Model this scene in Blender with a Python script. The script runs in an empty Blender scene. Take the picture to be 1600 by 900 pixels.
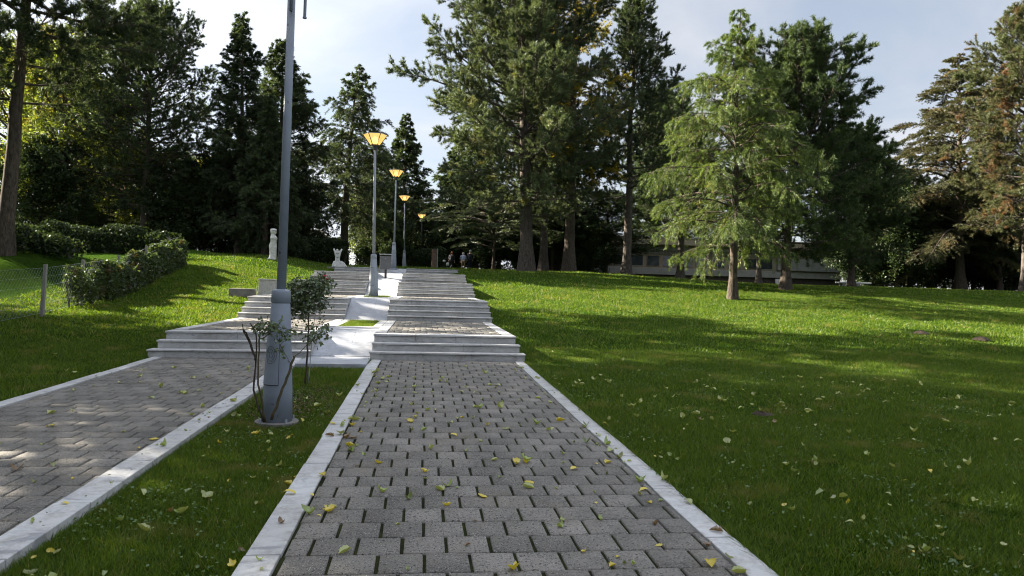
import bpy, bmesh, math, random
import numpy as np
from mathutils import Matrix, Vector
C = bpy.context.scene
R_ = math.radians
# ------------------------------------------------------------------ camera, world, sun, exposure
F = 1090.0
YAW = math.atan(139 / F); ROLL = R_(1.5)
EYE = Vector((0, 0, 1.5))
fw = Vector((math.sin(YAW), math.cos(YAW), 0)); r0_ = Vector((math.cos(YAW), -math.sin(YAW), 0)); u0_ = Vector((0, 0, 1))
RT = r0_ * math.cos(ROLL) + u0_ * math.sin(ROLL); UP = r0_ * -math.sin(ROLL) + u0_ * math.cos(ROLL)
cd = bpy.data.cameras.new("camera"); cam = bpy.data.objects.new("camera", cd); C.collection.objects.link(cam)
cd.sensor_width = 36; cd.lens = F / 1600 * 36; cd.clip_start = 0.05; cd.clip_end = 3000
cam.matrix_world = Matrix(((RT.x, UP.x, -fw.x, EYE.x), (RT.y, UP.y, -fw.y, EYE.y), (RT.z, UP.z, -fw.z, EYE.z), (0, 0, 0, 1)))
C.camera = cam

SUN_EL = R_(27); SUN_DIR = Vector((-0.90, 0.43, 0)).normalized()      # where the sun stands, on the compass
s_az = math.atan2(SUN_DIR.x, SUN_DIR.y)
w = bpy.data.worlds.new("World"); C.world = w; w.use_nodes = True
nt = w.node_tree; nt.nodes.clear()
def N(nt, t, **k):
    n = nt.nodes.new(t)
    for a, b in k.items():
        if a.startswith('i_'): n.inputs[a[2:].replace('_', ' ')].default_value = b
        else: setattr(n, a, b)
    return n
out = N(nt, 'ShaderNodeOutputWorld'); sky = N(nt, 'ShaderNodeTexSky', sky_type='NISHITA', sun_disc=False)
sky.sun_elevation = SUN_EL; sky.sun_rotation = s_az; sky.air_density = 1.0; sky.dust_density = 1.0
bg1 = N(nt, 'ShaderNodeBackground'); bg1.inputs[1].default_value = 0.04
nt.links.new(sky.outputs[0], bg1.inputs[0])
tc = N(nt, 'ShaderNodeTexCoord'); sep = N(nt, 'ShaderNodeSeparateXYZ'); nt.links.new(tc.outputs['Generated'], sep.inputs[0])
addz = N(nt, 'ShaderNodeMath', operation='ADD'); addz.inputs[1].default_value = 0.22; nt.links.new(sep.outputs[2], addz.inputs[0])
mz = N(nt, 'ShaderNodeMath', operation='MAXIMUM'); mz.inputs[1].default_value = 0.12; nt.links.new(addz.outputs[0], mz.inputs[0])
dv = N(nt, 'ShaderNodeVectorMath', operation='DIVIDE'); cmb = N(nt, 'ShaderNodeCombineXYZ')
for k in range(3): nt.links.new(mz.outputs[0], cmb.inputs[k])
nt.links.new(tc.outputs['Generated'], dv.inputs[0]); nt.links.new(cmb.outputs[0], dv.inputs[1])
cn = N(nt, 'ShaderNodeTexNoise'); cn.inputs['Scale'].default_value = 1.5; cn.inputs['Detail'].default_value = 9; cn.inputs['Roughness'].default_value = 0.52; cn.inputs['Distortion'].default_value = 0.35
nt.links.new(dv.outputs[0], cn.inputs['Vector'])
cr = N(nt, 'ShaderNodeValToRGB'); cr.color_ramp.elements[0].position = 0.36; cr.color_ramp.elements[0].color = (.62, .62, .62, 1); cr.color_ramp.elements[1].position = 0.62
nt.links.new(cn.outputs[0], cr.inputs[0])
# clouds glow towards the sun
dt = N(nt, 'ShaderNodeVectorMath', operation='DOT_PRODUCT'); nrm = N(nt, 'ShaderNodeVectorMath', operation='NORMALIZE')
nt.links.new(tc.outputs['Generated'], nrm.inputs[0]); nt.links.new(nrm.outputs[0], dt.inputs[0])
sv = (SUN_DIR * math.cos(SUN_EL) + Vector((0, 0, math.sin(SUN_EL))))
dt.inputs[1].default_value = sv
mr = N(nt, 'ShaderNodeMapRange'); mr.inputs[1].default_value = 0.25; mr.inputs[2].default_value = 1.0; mr.inputs[3].default_value = 0.102; mr.inputs[4].default_value = 0.18
nt.links.new(dt.outputs['Value'], mr.inputs[0])
bg2 = N(nt, 'ShaderNodeBackground'); bg2.inputs[0].default_value = (.90, .94, 1.03, 1)
mh = N(nt, 'ShaderNodeMapRange'); mh.inputs[1].default_value = .38; mh.inputs[2].default_value = .9; mh.inputs[3].default_value = 1.0; mh.inputs[4].default_value = 2.5      # overhead sky, out of view, brightened as added fill light
nt.links.new(sep.outputs[2], mh.inputs[0]); mk = N(nt, 'ShaderNodeMapRange'); mk.inputs[1].default_value = .35; mk.inputs[2].default_value = .68; mk.inputs[3].default_value = .93; mk.inputs[4].default_value = 1.42; nt.links.new(cn.outputs[0], mk.inputs[0])
ml = N(nt, 'ShaderNodeMath', operation='MULTIPLY'); nt.links.new(mr.outputs[0], ml.inputs[0]); nt.links.new(mk.outputs[0], ml.inputs[1])
mm = N(nt, 'ShaderNodeMath', operation='MULTIPLY'); nt.links.new(ml.outputs[0], mm.inputs[0]); nt.links.new(mh.outputs[0], mm.inputs[1])
nt.links.new(mm.outputs[0], bg2.inputs[1])
mx = N(nt, 'ShaderNodeMixShader'); nt.links.new(cr.outputs[0], mx.inputs[0]); nt.links.new(bg1.outputs[0], mx.inputs[1]); nt.links.new(bg2.outputs[0], mx.inputs[2])
nt.links.new(mx.outputs[0], out.inputs[0])
sl = bpy.data.lights.new("sun", 'SUN'); so = bpy.data.objects.new("sun", sl); C.collection.objects.link(so)
sl.energy = 5.0; sl.angle = R_(0.5); sl.color = (1.0, .90, .74)
so.rotation_euler = (-sv).to_track_quat('-Z', 'Y').to_euler()
C.view_settings.view_transform = 'Standard'; C.view_settings.look = 'None'; C.view_settings.gamma = 1
C.view_settings.exposure = 2.68
C.render.engine = 'CYCLES'
C.cycles.use_denoising = True; C.cycles.denoising_prefilter = 'ACCURATE'; C.cycles.pixel_filter_type = 'BLACKMAN_HARRIS'; C.cycles.filter_width = 1.05
C.cycles.max_bounces = 5; C.cycles.diffuse_bounces = 3; C.cycles.glossy_bounces = 2; C.cycles.transmission_bounces = 3
C.cycles.sample_clamp_indirect = 4

# ------------------------------------------------------------------ helpers
rng = np.random.default_rng(11); random.seed(5)
LINK = C.collection.objects.link
def tag(o, label=None, cat=None, group=None, kind=None):
    if label: o['label'] = label
    if cat: o['category'] = cat
    if group: o['group'] = group
    if kind: o['kind'] = kind
    return o
def empty(name, loc=(0, 0, 0), rz=0, **k):
    o = bpy.data.objects.new(name, None); LINK(o); o.location = loc; o.rotation_euler = (0, 0, rz); o.empty_display_size = .2
    return tag(o, **k)
def npmesh(name, V, Fs, mat, parent=None, tint=None, smooth=False):
    """V (n,3); Fs: (m,k) array or list of such arrays"""
    me = bpy.data.meshes.new(name)
    V = np.asarray(V, dtype=np.float32)
    if not isinstance(Fs, list): Fs = [Fs]
    Fs = [np.asarray(f, dtype=np.int32) for f in Fs if len(f)]
    me.vertices.add(len(V)); me.vertices.foreach_set('co', V.ravel())
    nl = sum(f.size for f in Fs); npol = sum(len(f) for f in Fs)
    me.loops.add(nl); me.polygons.add(npol)
    me.loops.foreach_set('vertex_index', np.concatenate([f.ravel() for f in Fs]))
    st = []; a = 0
    for f in Fs:
        st.append(a + np.arange(len(f)) * f.shape[1]); a += f.size
    me.polygons.foreach_set('loop_start', np.concatenate(st).astype(np.int32))
    me.update(calc_edges=True)
    if smooth: me.polygons.foreach_set('use_smooth', np.ones(npol, dtype=bool))
    if tint is not None:
        at = me.attributes.new('tint', 'FLOAT', 'POINT'); at.data.foreach_set('value', np.asarray(tint, dtype=np.float32))
    me.materials.append(mat)
    o = bpy.data.objects.new(name, me); LINK(o)
    if parent: o.parent = parent
    return o
class MB:
    def __init__(s): s.v = []; s.f = []
    def add(s, vs, fs):
        n = len(s.v); s.v += [tuple(v) for v in vs]; s.f += [tuple(i + n for i in f) for f in fs]
    def box(s, x0, x1, y0, y1, z0, z1):
        s.add([(x0, y0, z0), (x1, y0, z0), (x1, y1, z0), (x0, y1, z0), (x0, y0, z1), (x1, y0, z1), (x1, y1, z1), (x0, y1, z1)],
              [(0, 3, 2, 1), (4, 5, 6, 7), (0, 1, 5, 4), (1, 2, 6, 5), (2, 3, 7, 6), (3, 0, 4, 7)])
    def tube(s, pts, rad, n=8, cap=True):
        pts = [Vector(p) for p in pts]
        if not hasattr(rad, '__len__'): rad = [rad] * len(pts)
        vs = []
        for i, p in enumerate(pts):
            t = (pts[min(i + 1, len(pts) - 1)] - pts[max(i - 1, 0)]).normalized()
            a = Vector((1, 0, 0)) if abs(t.x) < .8 else Vector((0, 1, 0))
            u = t.cross(a).normalized(); q = t.cross(u)
            for k in range(n):
                th = 2 * math.pi * k / n
                vs.append(p + (u * math.cos(th) + q * math.sin(th)) * rad[i])
        fs = [(i * n + k, i * n + (k + 1) % n, (i + 1) * n + (k + 1) % n, (i + 1) * n + k) for i in range(len(pts) - 1) for k in range(n)]
        if cap: fs += [tuple(range(n - 1, -1, -1)), tuple(range((len(pts) - 1) * n, len(pts) * n))]
        s.add(vs, fs)
    def loft(s, secs, n=20, power=2.0):
        """secs: (z, cx, cy, rx, ry) superellipse sections"""
        vs = []
        for z, cx, cy, rx, ry in secs:
            for k in range(n):
                th = 2 * math.pi * k / n; c, q = math.cos(th), math.sin(th); e = 2 / power
                vs.append((cx + rx * math.copysign(abs(c) ** e, c), cy + ry * math.copysign(abs(q) ** e, q), z))
        m = len(secs)
        fs = [(i * n + k, i * n + (k + 1) % n, (i + 1) * n + (k + 1) % n, (i + 1) * n + k) for i in range(m - 1) for k in range(n)]
        fs += [tuple(range(n - 1, -1, -1)), tuple(range((m - 1) * n, m * n))]
        s.add(vs, fs)
    def build(s, name, mat, parent=None, smooth=False, bevel=0):
        me = bpy.data.meshes.new(name); me.from_pydata(s.v, [], s.f); me.update()
        me.materials.append(mat)
        if smooth:
            me.polygons.foreach_set('use_smooth', [len(p.vertices) <= 4 for p in me.polygons])
        o = bpy.data.objects.new(name, me); LINK(o)
        if parent: o.parent = parent
        if bevel:
            b = o.modifiers.new('bevel', 'BEVEL'); b.width = bevel; b.segments = 2; b.limit_method = 'ANGLE'
        return o
def copy_tree(o, parent=None):
    c = o.copy(); LINK(c); c.parent = parent
    for ch in [x for x in o.children]: copy_tree(ch, c)
    return c
def xat(u, Y): return Y * math.tan(math.atan((u - 800) / F) + YAW)
def zat(u, v, X, Y):
    d = X * fw.x + Y * fw.y
    vh = 450 + math.tan(ROLL) * (u - 800)
    return 1.5 + (vh - v) / F * d

# ------------------------------------------------------------------ materials
def base_mat(name):
    m = bpy.data.materials.new(name); m.use_nodes = True; m.node_tree.nodes.clear(); return m, m.node_tree
def ramp(nt, stops):
    r = nt.nodes.new('ShaderNodeValToRGB'); e = r.color_ramp.elements
    while len(e) < len(stops): e.new(.5)
    for i, (p, c) in enumerate(stops): e[i].position = p; e[i].color = (*c, 1)
    return r
def noise(nt, scale, detail=5, rough=.55, vec=None, dist=0):
    n = nt.nodes.new('ShaderNodeTexNoise'); n.inputs['Scale'].default_value = scale; n.inputs['Detail'].default_value = detail
    n.inputs['Roughness'].default_value = rough; n.inputs['Distortion'].default_value = dist
    if vec: nt.links.new(vec, n.inputs['Vector'])
    return n
def mixc(nt, fac, a, b, blend='MIX'):
    m = nt.nodes.new('ShaderNodeMix'); m.data_type = 'RGBA'; m.blend_type = blend
    for s_, v in ((m.inputs[0], fac), (m.inputs[6], a), (m.inputs[7], b)):
        if hasattr(v, 'is_linked'): nt.links.new(v, s_)
        elif isinstance(v, (int, float)): s_.default_value = v
        else: s_.default_value = (*v, 1)
    return m.outputs[2]
def surf(name, c1, c2, scale=4, rough=.8, bump=.3, bscale=None, metal=0, spots=None, tintamt=None, spec=.3, bdist=.01):
    """mottled procedural surface: two tones, optional dirt spots (colour, scale, threshold) and bump"""
    m, nt = base_mat(name); L = nt.links.new
    tc = nt.nodes.new('ShaderNodeTexCoord'); v = tc.outputs['Object']
    n = noise(nt, scale, 6, .6, v); r = ramp(nt, [(.3, c1), (.7, c2)]); L(n.outputs[0], r.inputs[0]); col = r.outputs[0]
    if tintamt:
        at = nt.nodes.new('ShaderNodeAttribute'); at.attribute_name = 'tint'
        r2 = ramp(nt, [(0, (1 - tintamt,) * 3), (1, (1 + tintamt * .6,) * 3)]); L(at.outputs['Fac'], r2.inputs[0])
        col = mixc(nt, 1.0, col, r2.outputs[0], 'MULTIPLY')
    for sp in (spots or []):
        n2 = noise(nt, sp[1], 6, .7, v, .4); r3 = ramp(nt, [(sp[2], (0, 0, 0)), (sp[2] + sp[3], (1, 1, 1))]); L(n2.outputs[0], r3.inputs[0])
        col = mixc(nt, r3.outputs[0], col, sp[0])
    p = nt.nodes.new('ShaderNodeBsdfPrincipled'); L(col, p.inputs['Base Color']); p.inputs['Roughness'].default_value = rough
    p.inputs['Metallic'].default_value = metal; p.inputs['Specular IOR Level'].default_value = spec
    if bump:
        nb = noise(nt, bscale or scale * 6, 5, .6, v); b = nt.nodes.new('ShaderNodeBump'); b.inputs['Strength'].default_value = bump; b.inputs['Distance'].default_value = bdist
        L(nb.outputs[0], b.inputs['Height']); L(b.outputs[0], p.inputs['Normal'])
    o = nt.nodes.new('ShaderNodeOutputMaterial'); L(p.outputs[0], o.inputs[0]); return m
def foliage(name, c1, c2, c3=None, amount=.0, trans=.35, nscale=.7, gloss=.05):
    """leaf material: per-blade tint between c1 and c2, and patches of c3 by large noise"""
    m, nt = base_mat(name); L = nt.links.new
    at = nt.nodes.new('ShaderNodeAttribute'); at.attribute_name = 'tint'
    r = ramp(nt, [(0, c1), (1, c2)]); L(at.outputs['Fac'], r.inputs[0]); col = r.outputs[0]
    tc = nt.nodes.new('ShaderNodeTexCoord')
    if c3:
        n = noise(nt, nscale, 4, .6, tc.outputs['Object']); rr = ramp(nt, [(.62 - amount * .3, (0, 0, 0)), (.72 - amount * .2, (1, 1, 1))]); L(n.outputs[0], rr.inputs[0])
        col = mixc(nt, rr.outputs[0], col, c3)
    d = nt.nodes.new('ShaderNodeBsdfDiffuse'); t = nt.nodes.new('ShaderNodeBsdfTranslucent'); g = nt.nodes.new('ShaderNodeBsdfGlossy'); g.inputs['Roughness'].default_value = .45
    g.inputs['Color'].default_value = (.8, .85, .9, 1)
    L(col, d.inputs[0]); tcol = mixc(nt, 1.0, col, (1.35, 1.3, .7), 'MULTIPLY'); L(tcol, t.inputs[0])
    a = nt.nodes.new('ShaderNodeMixShader'); a.inputs[0].default_value = trans; L(d.outputs[0], a.inputs[1]); L(t.outputs[0], a.inputs[2])
    b = nt.nodes.new('ShaderNodeMixShader'); b.inputs[0].default_value = gloss; L(a.outputs[0], b.inputs[1]); L(g.outputs[0], b.inputs[2])
    o = nt.nodes.new('ShaderNodeOutputMaterial'); L(b.outputs[0], o.inputs[0]); return m
def marble(name, base=(.72, .73, .74), dark=(.42, .44, .47), dirt=(.16, .14, .11)):
    m, nt = base_mat(name); L = nt.links.new
    tc = nt.nodes.new('ShaderNodeTexCoord'); mp = nt.nodes.new('ShaderNodeMapping'); mp.inputs['Scale'].default_value = (1, 1.6, 2.2); mp.inputs['Rotation'].default_value = (.2, .5, .6)
    L(tc.outputs['Object'], mp.inputs[0]); v = mp.outputs[0]
    n = noise(nt, 2.2, 9, .62, v, 1.6); r = ramp(nt, [(.34, dark), (.45, base), (.5, tuple(x * .8 for x in base)), (.56, base), (1, tuple(min(1, x * 1.08) for x in base))]); L(n.outputs[0], r.inputs[0])
    n2 = noise(nt, 6, 8, .7, tc.outputs['Object'], .3); r2 = ramp(nt, [(.50, (0, 0, 0)), (.80, (.85, .85, .85))]); L(n2.outputs[0], r2.inputs[0])
    col = mixc(nt, r2.outputs[0], r.outputs[0], dirt)
    n3 = noise(nt, .7, 3, .5, tc.outputs['Object']); r3 = ramp(nt, [(.35, (.80, .79, .77)), (.65, (1, 1, 1))]); L(n3.outputs[0], r3.inputs[0])
    col = mixc(nt, 1.0, col, r3.outputs[0], 'MULTIPLY')
    at = nt.nodes.new('ShaderNodeAttribute'); at.attribute_name = 'tint'
    p = nt.nodes.new('ShaderNodeBsdfPrincipled'); L(col, p.inputs['Base Color']); p.inputs['Roughness'].default_value = .62
    nb = noise(nt, 40, 4, .6, tc.outputs['Object']); b = nt.nodes.new('ShaderNodeBump'); b.inputs['Strength'].default_value = .25; b.inputs['Distance'].default_value = .01
    L(nb.outputs[0], b.inputs['Height']); L(b.outputs[0], p.inputs['Normal'])
    o = nt.nodes.new('ShaderNodeOutputMaterial'); L(p.outputs[0], o.inputs[0]); return m
def bark(name, c1, c2):
    m, nt = base_mat(name); L = nt.links.new
    tc = nt.nodes.new('ShaderNodeTexCoord'); mp = nt.nodes.new('ShaderNodeMapping'); mp.inputs['Scale'].default_value = (1, 1, .28); L(tc.outputs['Object'], mp.inputs[0])
    n = noise(nt, 14, 7, .7, mp.outputs[0], .6); r = ramp(nt, [(.35, c1), (.65, c2)]); L(n.outputs[0], r.inputs[0])
    p = nt.nodes.new('ShaderNodeBsdfPrincipled'); L(r.outputs[0], p.inputs['Base Color']); p.inputs['Roughness'].default_value = .95; p.inputs['Specular IOR Level'].default_value = .1
    b = nt.nodes.new('ShaderNodeBump'); b.inputs['Strength'].default_value = 1; b.inputs['Distance'].default_value = .06; L(n.outputs[0], b.inputs['Height']); L(b.outputs[0], p.inputs['Normal'])
    o = nt.nodes.new('ShaderNodeOutputMaterial'); L(p.outputs[0], o.inputs[0]); return m
def plain(name, c, rough=.7, metal=0): return surf(name, tuple(x * .85 for x in c), c, 5, rough, .1, metal=metal)

M = dict(
    marble=marble('marble', (.46, .465, .47), (.26, .27, .29)), marble_blue=marble('ramp marble', (.30, .32, .36), (.22, .24, .28), (.2, .19, .18)),
    paver=surf('paver concrete', (.118, .112, .102), (.212, .200, .180), 2.2, .92, .8, 90, spots=[((.035, .035, .035), 60, .53, .08), ((.38, .37, .34), 110, .58, .05), ((.15, .13, .10), 1.1, .55, .3)], tintamt=.22, spec=.15, bdist=.006),
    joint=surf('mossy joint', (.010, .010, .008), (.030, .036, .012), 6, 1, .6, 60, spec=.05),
    soil=None,
    pole=surf('grey blue paint', (.15, .18, .23), (.21, .24, .29), 3, .5, .15, 30, spots=[((.07, .06, .055), 8, .64, .04), ((.28, .30, .33), 26, .68, .03), ((.11, .08, .06), 2.2, .62, .12)], spec=.4),
    pole2=surf('grey paint', (.20, .23, .27), (.26, .29, .33), 3, .5, .1, 30, spec=.4),
    darkmetal=surf('dark metal', (.03, .03, .035), (.05, .05, .055), 5, .5, .1),
    bin=surf('bin paint', (.07, .075, .085), (.10, .105, .115), 5, .6, .1),
    bark=bark('dark bark', (.035, .028, .022), (.115, .095, .078)), barkg=bark('grey bark', (.035, .030, .027), (.13, .112, .096)), barkr=bark('reddish bark', (.05, .036, .03), (.19, .135, .105)),
    stone=surf('rough stone', (.10, .10, .095), (.2, .19, .18), 5, .9, .6),
    statue=surf('weathered white stone', (.42, .42, .41), (.68, .68, .66), 7, .8, .5, 30, spots=[((.2, .2, .18), 5, .6, .15)]),
    concrete=surf('concrete', (.15, .145, .135), (.24, .235, .22), 3, .9, .4),
)
def ground_mat():
    m, nt = base_mat('turf'); L = nt.links.new
    tc = nt.nodes.new('ShaderNodeTexCoord'); v = tc.outputs['Object']
    n = noise(nt, 9, 8, .75, v); r = ramp(nt, [(.3, (.010, .020, .005)), (.5, (.027, .058, .009)), (.72, (.055, .10, .014))]); L(n.outputs[0], r.inputs[0])
    n2 = noise(nt, .35, 4, .6, v); r2 = ramp(nt, [(.35, (.75, .78, .7)), (.65, (1.2, 1.1, 1))]); L(n2.outputs[0], r2.inputs[0])
    col = mixc(nt, 1.0, r.outputs[0], r2.outputs[0], 'MULTIPLY')
    n3 = noise(nt, 1.7, 6, .7, v); r3 = ramp(nt, [(.60, (0, 0, 0)), (.70, (.8, .8, .8))]); L(n3.outputs[0], r3.inputs[0])
    col = mixc(nt, r3.outputs[0], col, (.05, .038, .02))
    d = nt.nodes.new('ShaderNodeBsdfDiffuse'); L(col, d.inputs[0])
    nb = noise(nt, 30, 6, .8, v); b = nt.nodes.new('ShaderNodeBump'); b.inputs['Strength'].default_value = 1; b.inputs['Distance'].default_value = .05; L(nb.outputs[0], b.inputs['Height']); L(b.outputs[0], d.inputs['Normal'])
    o = nt.nodes.new('ShaderNodeOutputMaterial'); L(d.outputs[0], o.inputs[0]); return m
M['turf'] = ground_mat()
M['grass'] = foliage('grass blades', (.020, .048, .008), (.138, .205, .014), (.16, .155, .04), .18, .4, 1.4, .015)

_r = [n for n in M['grass'].node_tree.nodes if n.type == 'VALTORGB'][0].color_ramp
_r.elements[1].position = .88; _e = _r.elements.new(.97); _e.color = (.30, .24, .10, 1)      # the odd straw-coloured blade
# ------------------------------------------------------------------ terrain
def pz(Y): return -0.168 + .0119 * Y
LY = [-50, 14.1, 20.3, 27.4, 33, 41, 48, 64, 90, 400]; LZ = [-.76, -.01, .43, 1.0, 1.56, 2.32, 2.72, 3.05, 3.2, 3.4]
def sst(a, b, x): t = np.clip((x - a) / (b - a), 0, 1); return t * t * (3 - 2 * t)
def lawn(X, Y):
    X = np.asarray(X, float); Y = np.asarray(Y, float)
    z = (np.interp(Y - .5, LY, LZ) + np.interp(Y + .5, LY, LZ)) / 2
    z = z + .55 * sst(-5.6, -10, X) * sst(22, 36, Y) * (1 - sst(46, 60, Y))
    z = z + .2 * sst(-12, -15, X) * sst(18, 34, Y) + .75 * sst(-12.5, -15.5, X) * sst(22, 27, Y) * (1 - sst(29, 35, Y))
    far = np.maximum(sst(2.3, 5, X), sst(-5.3, -9, X))
    z = z + far * (.05 * np.sin(X * .55 + 1.3) * np.cos(Y * .37) + .02 * np.sin(X * 1.7 + Y * 1.1))
    z = z - .5 * sst(9, 26, X) * sst(30, 50, Y)
    return z
def build_ground():
    xs = np.unique(np.concatenate([np.linspace(-400, -60, 12), np.linspace(-60, -16, 23), np.linspace(-16, -5.2, 34), [-5.07, -5.02, -2.30, -2.25, -1.01, -.96, 2.04, 2.09], np.linspace(2.15, 26, 70), np.linspace(27, 60, 20), np.linspace(60, 400, 12)]))
    ys = np.unique(np.concatenate([np.linspace(-60, 0, 8), np.linspace(.5, 13, 50), [12.95, 13.0, 14.05, 14.11], np.linspace(14.3, 41.4, 90), [41.6, 42.2], np.linspace(42.5, 70, 45), np.linspace(72, 120, 12), np.linspace(130, 600, 12)]))
    X, Y = np.meshgrid(xs, ys); Z = lawn(X, Y)
    band = (X > -5.04) & (X < 2.06)
    Z = np.where(band & (Y < 14.08), pz(Y) - .10, Z)
    strip = (X > -2.275) & (X < -.985) & (Y < 13.0); Z = np.where(strip, pz(Y) - .045, Z)
    Z = np.where((X > -5.04) & (X < 1.97) & (Y >= 14.08) & (Y < 41.9), Z - .45, Z)
    V = np.stack([X, Y, Z], -1).reshape(-1, 3); a, b = X.shape
    i = np.arange(a - 1)[:, None] * b + np.arange(b - 1)[None]
    Fq = np.stack([i, i + 1, i + b + 1, i + b], -1).reshape(-1, 4)
    o = npmesh('ground', V, Fq, M['turf'], smooth=True); tag(o, kind='structure')
build_ground()

# ------------------------------------------------------------------ paving, kerbs
def skew(X): return -.012 * X
def pavers(name, x0, x1, y0, y1, zf, bw=.283, bl=.29, gapx=.021, gapy=.013, seed=1):
    r = np.random.default_rng(seed); V = []; Fc = []; T = []
    row = 0; y = y0
    while y < y1 - .02:
        yb = min(y + bl, y1); off = (row % 2) * bw / 2 + r.uniform(-.012, .012)
        x = x0 - off
        while x < x1 - .01:
            a, b = max(x + gapx / 2, x0), min(x + bw - gapx / 2, x1)
            if b - a > .03:
                c, d = y + gapy / 2, yb - gapy / 2; q = .006; dz = r.uniform(-.0015, .0015); tl = r.uniform(-.0022, .0022, 2)
                j = r.uniform(-.003, .003, 4); n = len(V)
                pts = [(a + j[0], c + j[1]), (b + j[2], c + j[3]), (b + j[0], d + j[2]), (a + j[3], d + j[1])]
                ins = [(a + q, c + q), (b - q, c + q), (b - q, d - q), (a + q, d - q)]
                for (px, py) in pts: V.append((px, py + skew(px), zf(py) - .03))
                for (px, py) in pts: V.append((px, py + skew(px), zf(py) - .007 + dz))
                for k, (px, py) in enumerate(ins): V.append((px, py + skew(px), zf(py) + dz + (tl[0] if k in (1, 2) else 0) + (tl[1] if k > 1 else 0)))
                for k in range(4):
                    l = (k + 1) % 4
                    Fc.append((n + k, n + l, n + 4 + l, n + 4 + k)); Fc.append((n + 4 + k, n + 4 + l, n + 8 + l, n + 8 + k))
                Fc.append((n + 8, n + 9, n + 10, n + 11)); T += [r.uniform(0, 1)] * 12
            x += bw
        y += bl; row += 1
    return npmesh(name, np.array(V), np.array(Fc), M['paver'], tint=T)
def sheet(name, x0, x1, y0, y1, zf, mat, parent=None):
    return npmesh(name, np.array([(x0, y0, zf(y0)), (x1, y0, zf(y0)), (x1, y1, zf(y1)), (x0, y1, zf(y1))]), np.array([[0, 1, 2, 3]]), mat, parent)
Y0 = 14.1
for nm, a, b, sd in (('path', -.775, 1.885, 3), ('path', -4.87, -2.49, 4)):
    o = pavers('paving', a, b, 1.2, Y0 - .02, pz, seed=sd, bw=.274 if sd == 3 else .27, bl=.277 if sd == 3 else .265); tag(o, kind='structure')
    o = sheet('path', a - .02, b + .02, 1.1, Y0, lambda y: pz(y) - .016, M['joint']); tag(o, kind='structure')
def kerb(x0, x1, y0, y1, zf, ln=1.05, seed=0, h=.16, up=.008):
    r = random.Random(seed); m = MB(); y = y0
    while y < y1:
        e = min(y + ln * r.uniform(.9, 1.1), y1)
        dz = r.uniform(-.003, .003); dx = r.uniform(-.007, .007)
        n = len(m.v)
        m.box(x0 + dx, x1 + dx, y + .005, e - .005, 0, 1)
        for i in range(n, n + 8):
            x, yy, z = m.v[i]; m.v[i] = (x, yy, zf(yy) + (up + dz if z else up - h))
        y = e
    o = m.build('kerb', M['marble'], bevel=.006); tag(o, kind='structure')
kerb(-.995, -.79, 1.2, Y0 - .01, pz, seed=1); kerb(1.895, 2.08, 1.2, Y0 - .01, pz, seed=2)
kerb(-2.50, -2.265, 1.2, Y0 - .01, pz, seed=3, up=.03); kerb(-5.055, -4.88, 1.2, Y0 - .01, pz, seed=4, up=.02)

# ------------------------------------------------------------------ stairs and landings
TR = .30
FL = [(Y0, 0, 3, .157), (20.3, .471, 4, .148), (27.3, 1.063, 4, .139), (32.9, 1.619, 3, .150), (40.6, 2.069, 3, .137)]
def flight(x0, x1, y, z, n, r, idx, side, seed):
    rr = random.Random(seed)
    names = ['lowest flight', 'second flight', 'third flight', 'fourth flight', 'topmost flight']
    t = empty('stone_stairs', ((x0 + x1) / 2, y, z), label=f'{names[idx]} of white marble steps on the {side} side of the central ramp', cat='stairs', group=f'marble stair flights on the {side}')
    SL = -.012 if side == 'right' else .05
    cx = (x0 + x1) / 2; ext = [.12, .05, 0] if idx == 0 else [.05, .03, .02, 0]
    for k in range(n):
        e = ext[k] if k < len(ext) else 0
        a, b = x0 - cx - (e if side == 'left' else e * .3), x1 - cx + (e if side == 'right' else e * .3)
        ya = k * TR; yb = (k + 1) * TR if k < n - 1 else k * TR + .42
        cuts = [a] + sorted(rr.uniform(a + .5, b - .4) for _ in range(1 if k % 2 else 2)) + [b]
        m = MB()
        for c0, c1 in zip(cuts[:-1], cuts[1:]):
            m.box(c0 + .002, c1 - .002, ya + .026, ya + .45, (k * r if k else -.25) - .3, (k + 1) * r - .038)
            m.v[-8:] = [(x, yy + SL * x, zz) for x, yy, zz in m.v[-8:]]
        # solid side under the tread
        st = m.build('step', M['marble'], t, bevel=.003)
        m = MB()
        for c0, c1 in zip(cuts[:-1], cuts[1:]):
            m.box(c0 - (.012 if c0 == a else -.0015), c1 + (.012 if c1 == b else -.0015), ya - .012, yb + .02, (k + 1) * r - .037, (k + 1) * r + rr.uniform(-.002, .002) - (0.004 if k < n - 1 else 0))
            m.v[-8:] = [(x, yy + SL * x, zz) for x, yy, zz in m.v[-8:]]
        m.build('tread', M['marble'], st, bevel=.005)
        m = MB(); m.box(a + .006, b - .006, ya + .022, ya + .06, (k + 1) * r - .046, (k + 1) * r - .0375); m.v = [(x, yy + SL * x, zz) for x, yy, zz in m.v]; m.build('shade_grime_strip', M['joint'], st)  # dark strip under the tread nose: grime stain plus painted-in shade
    return t
RX = (-.98, 1.98); LX = (-5.05, -2.22)
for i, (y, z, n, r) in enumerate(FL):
    flight(RX[0], RX[1], y, z, n, r, i, 'right', 20 + i); flight(LX[0], LX[1], y, z, n, r, i, 'left', 40 + i)
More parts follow.
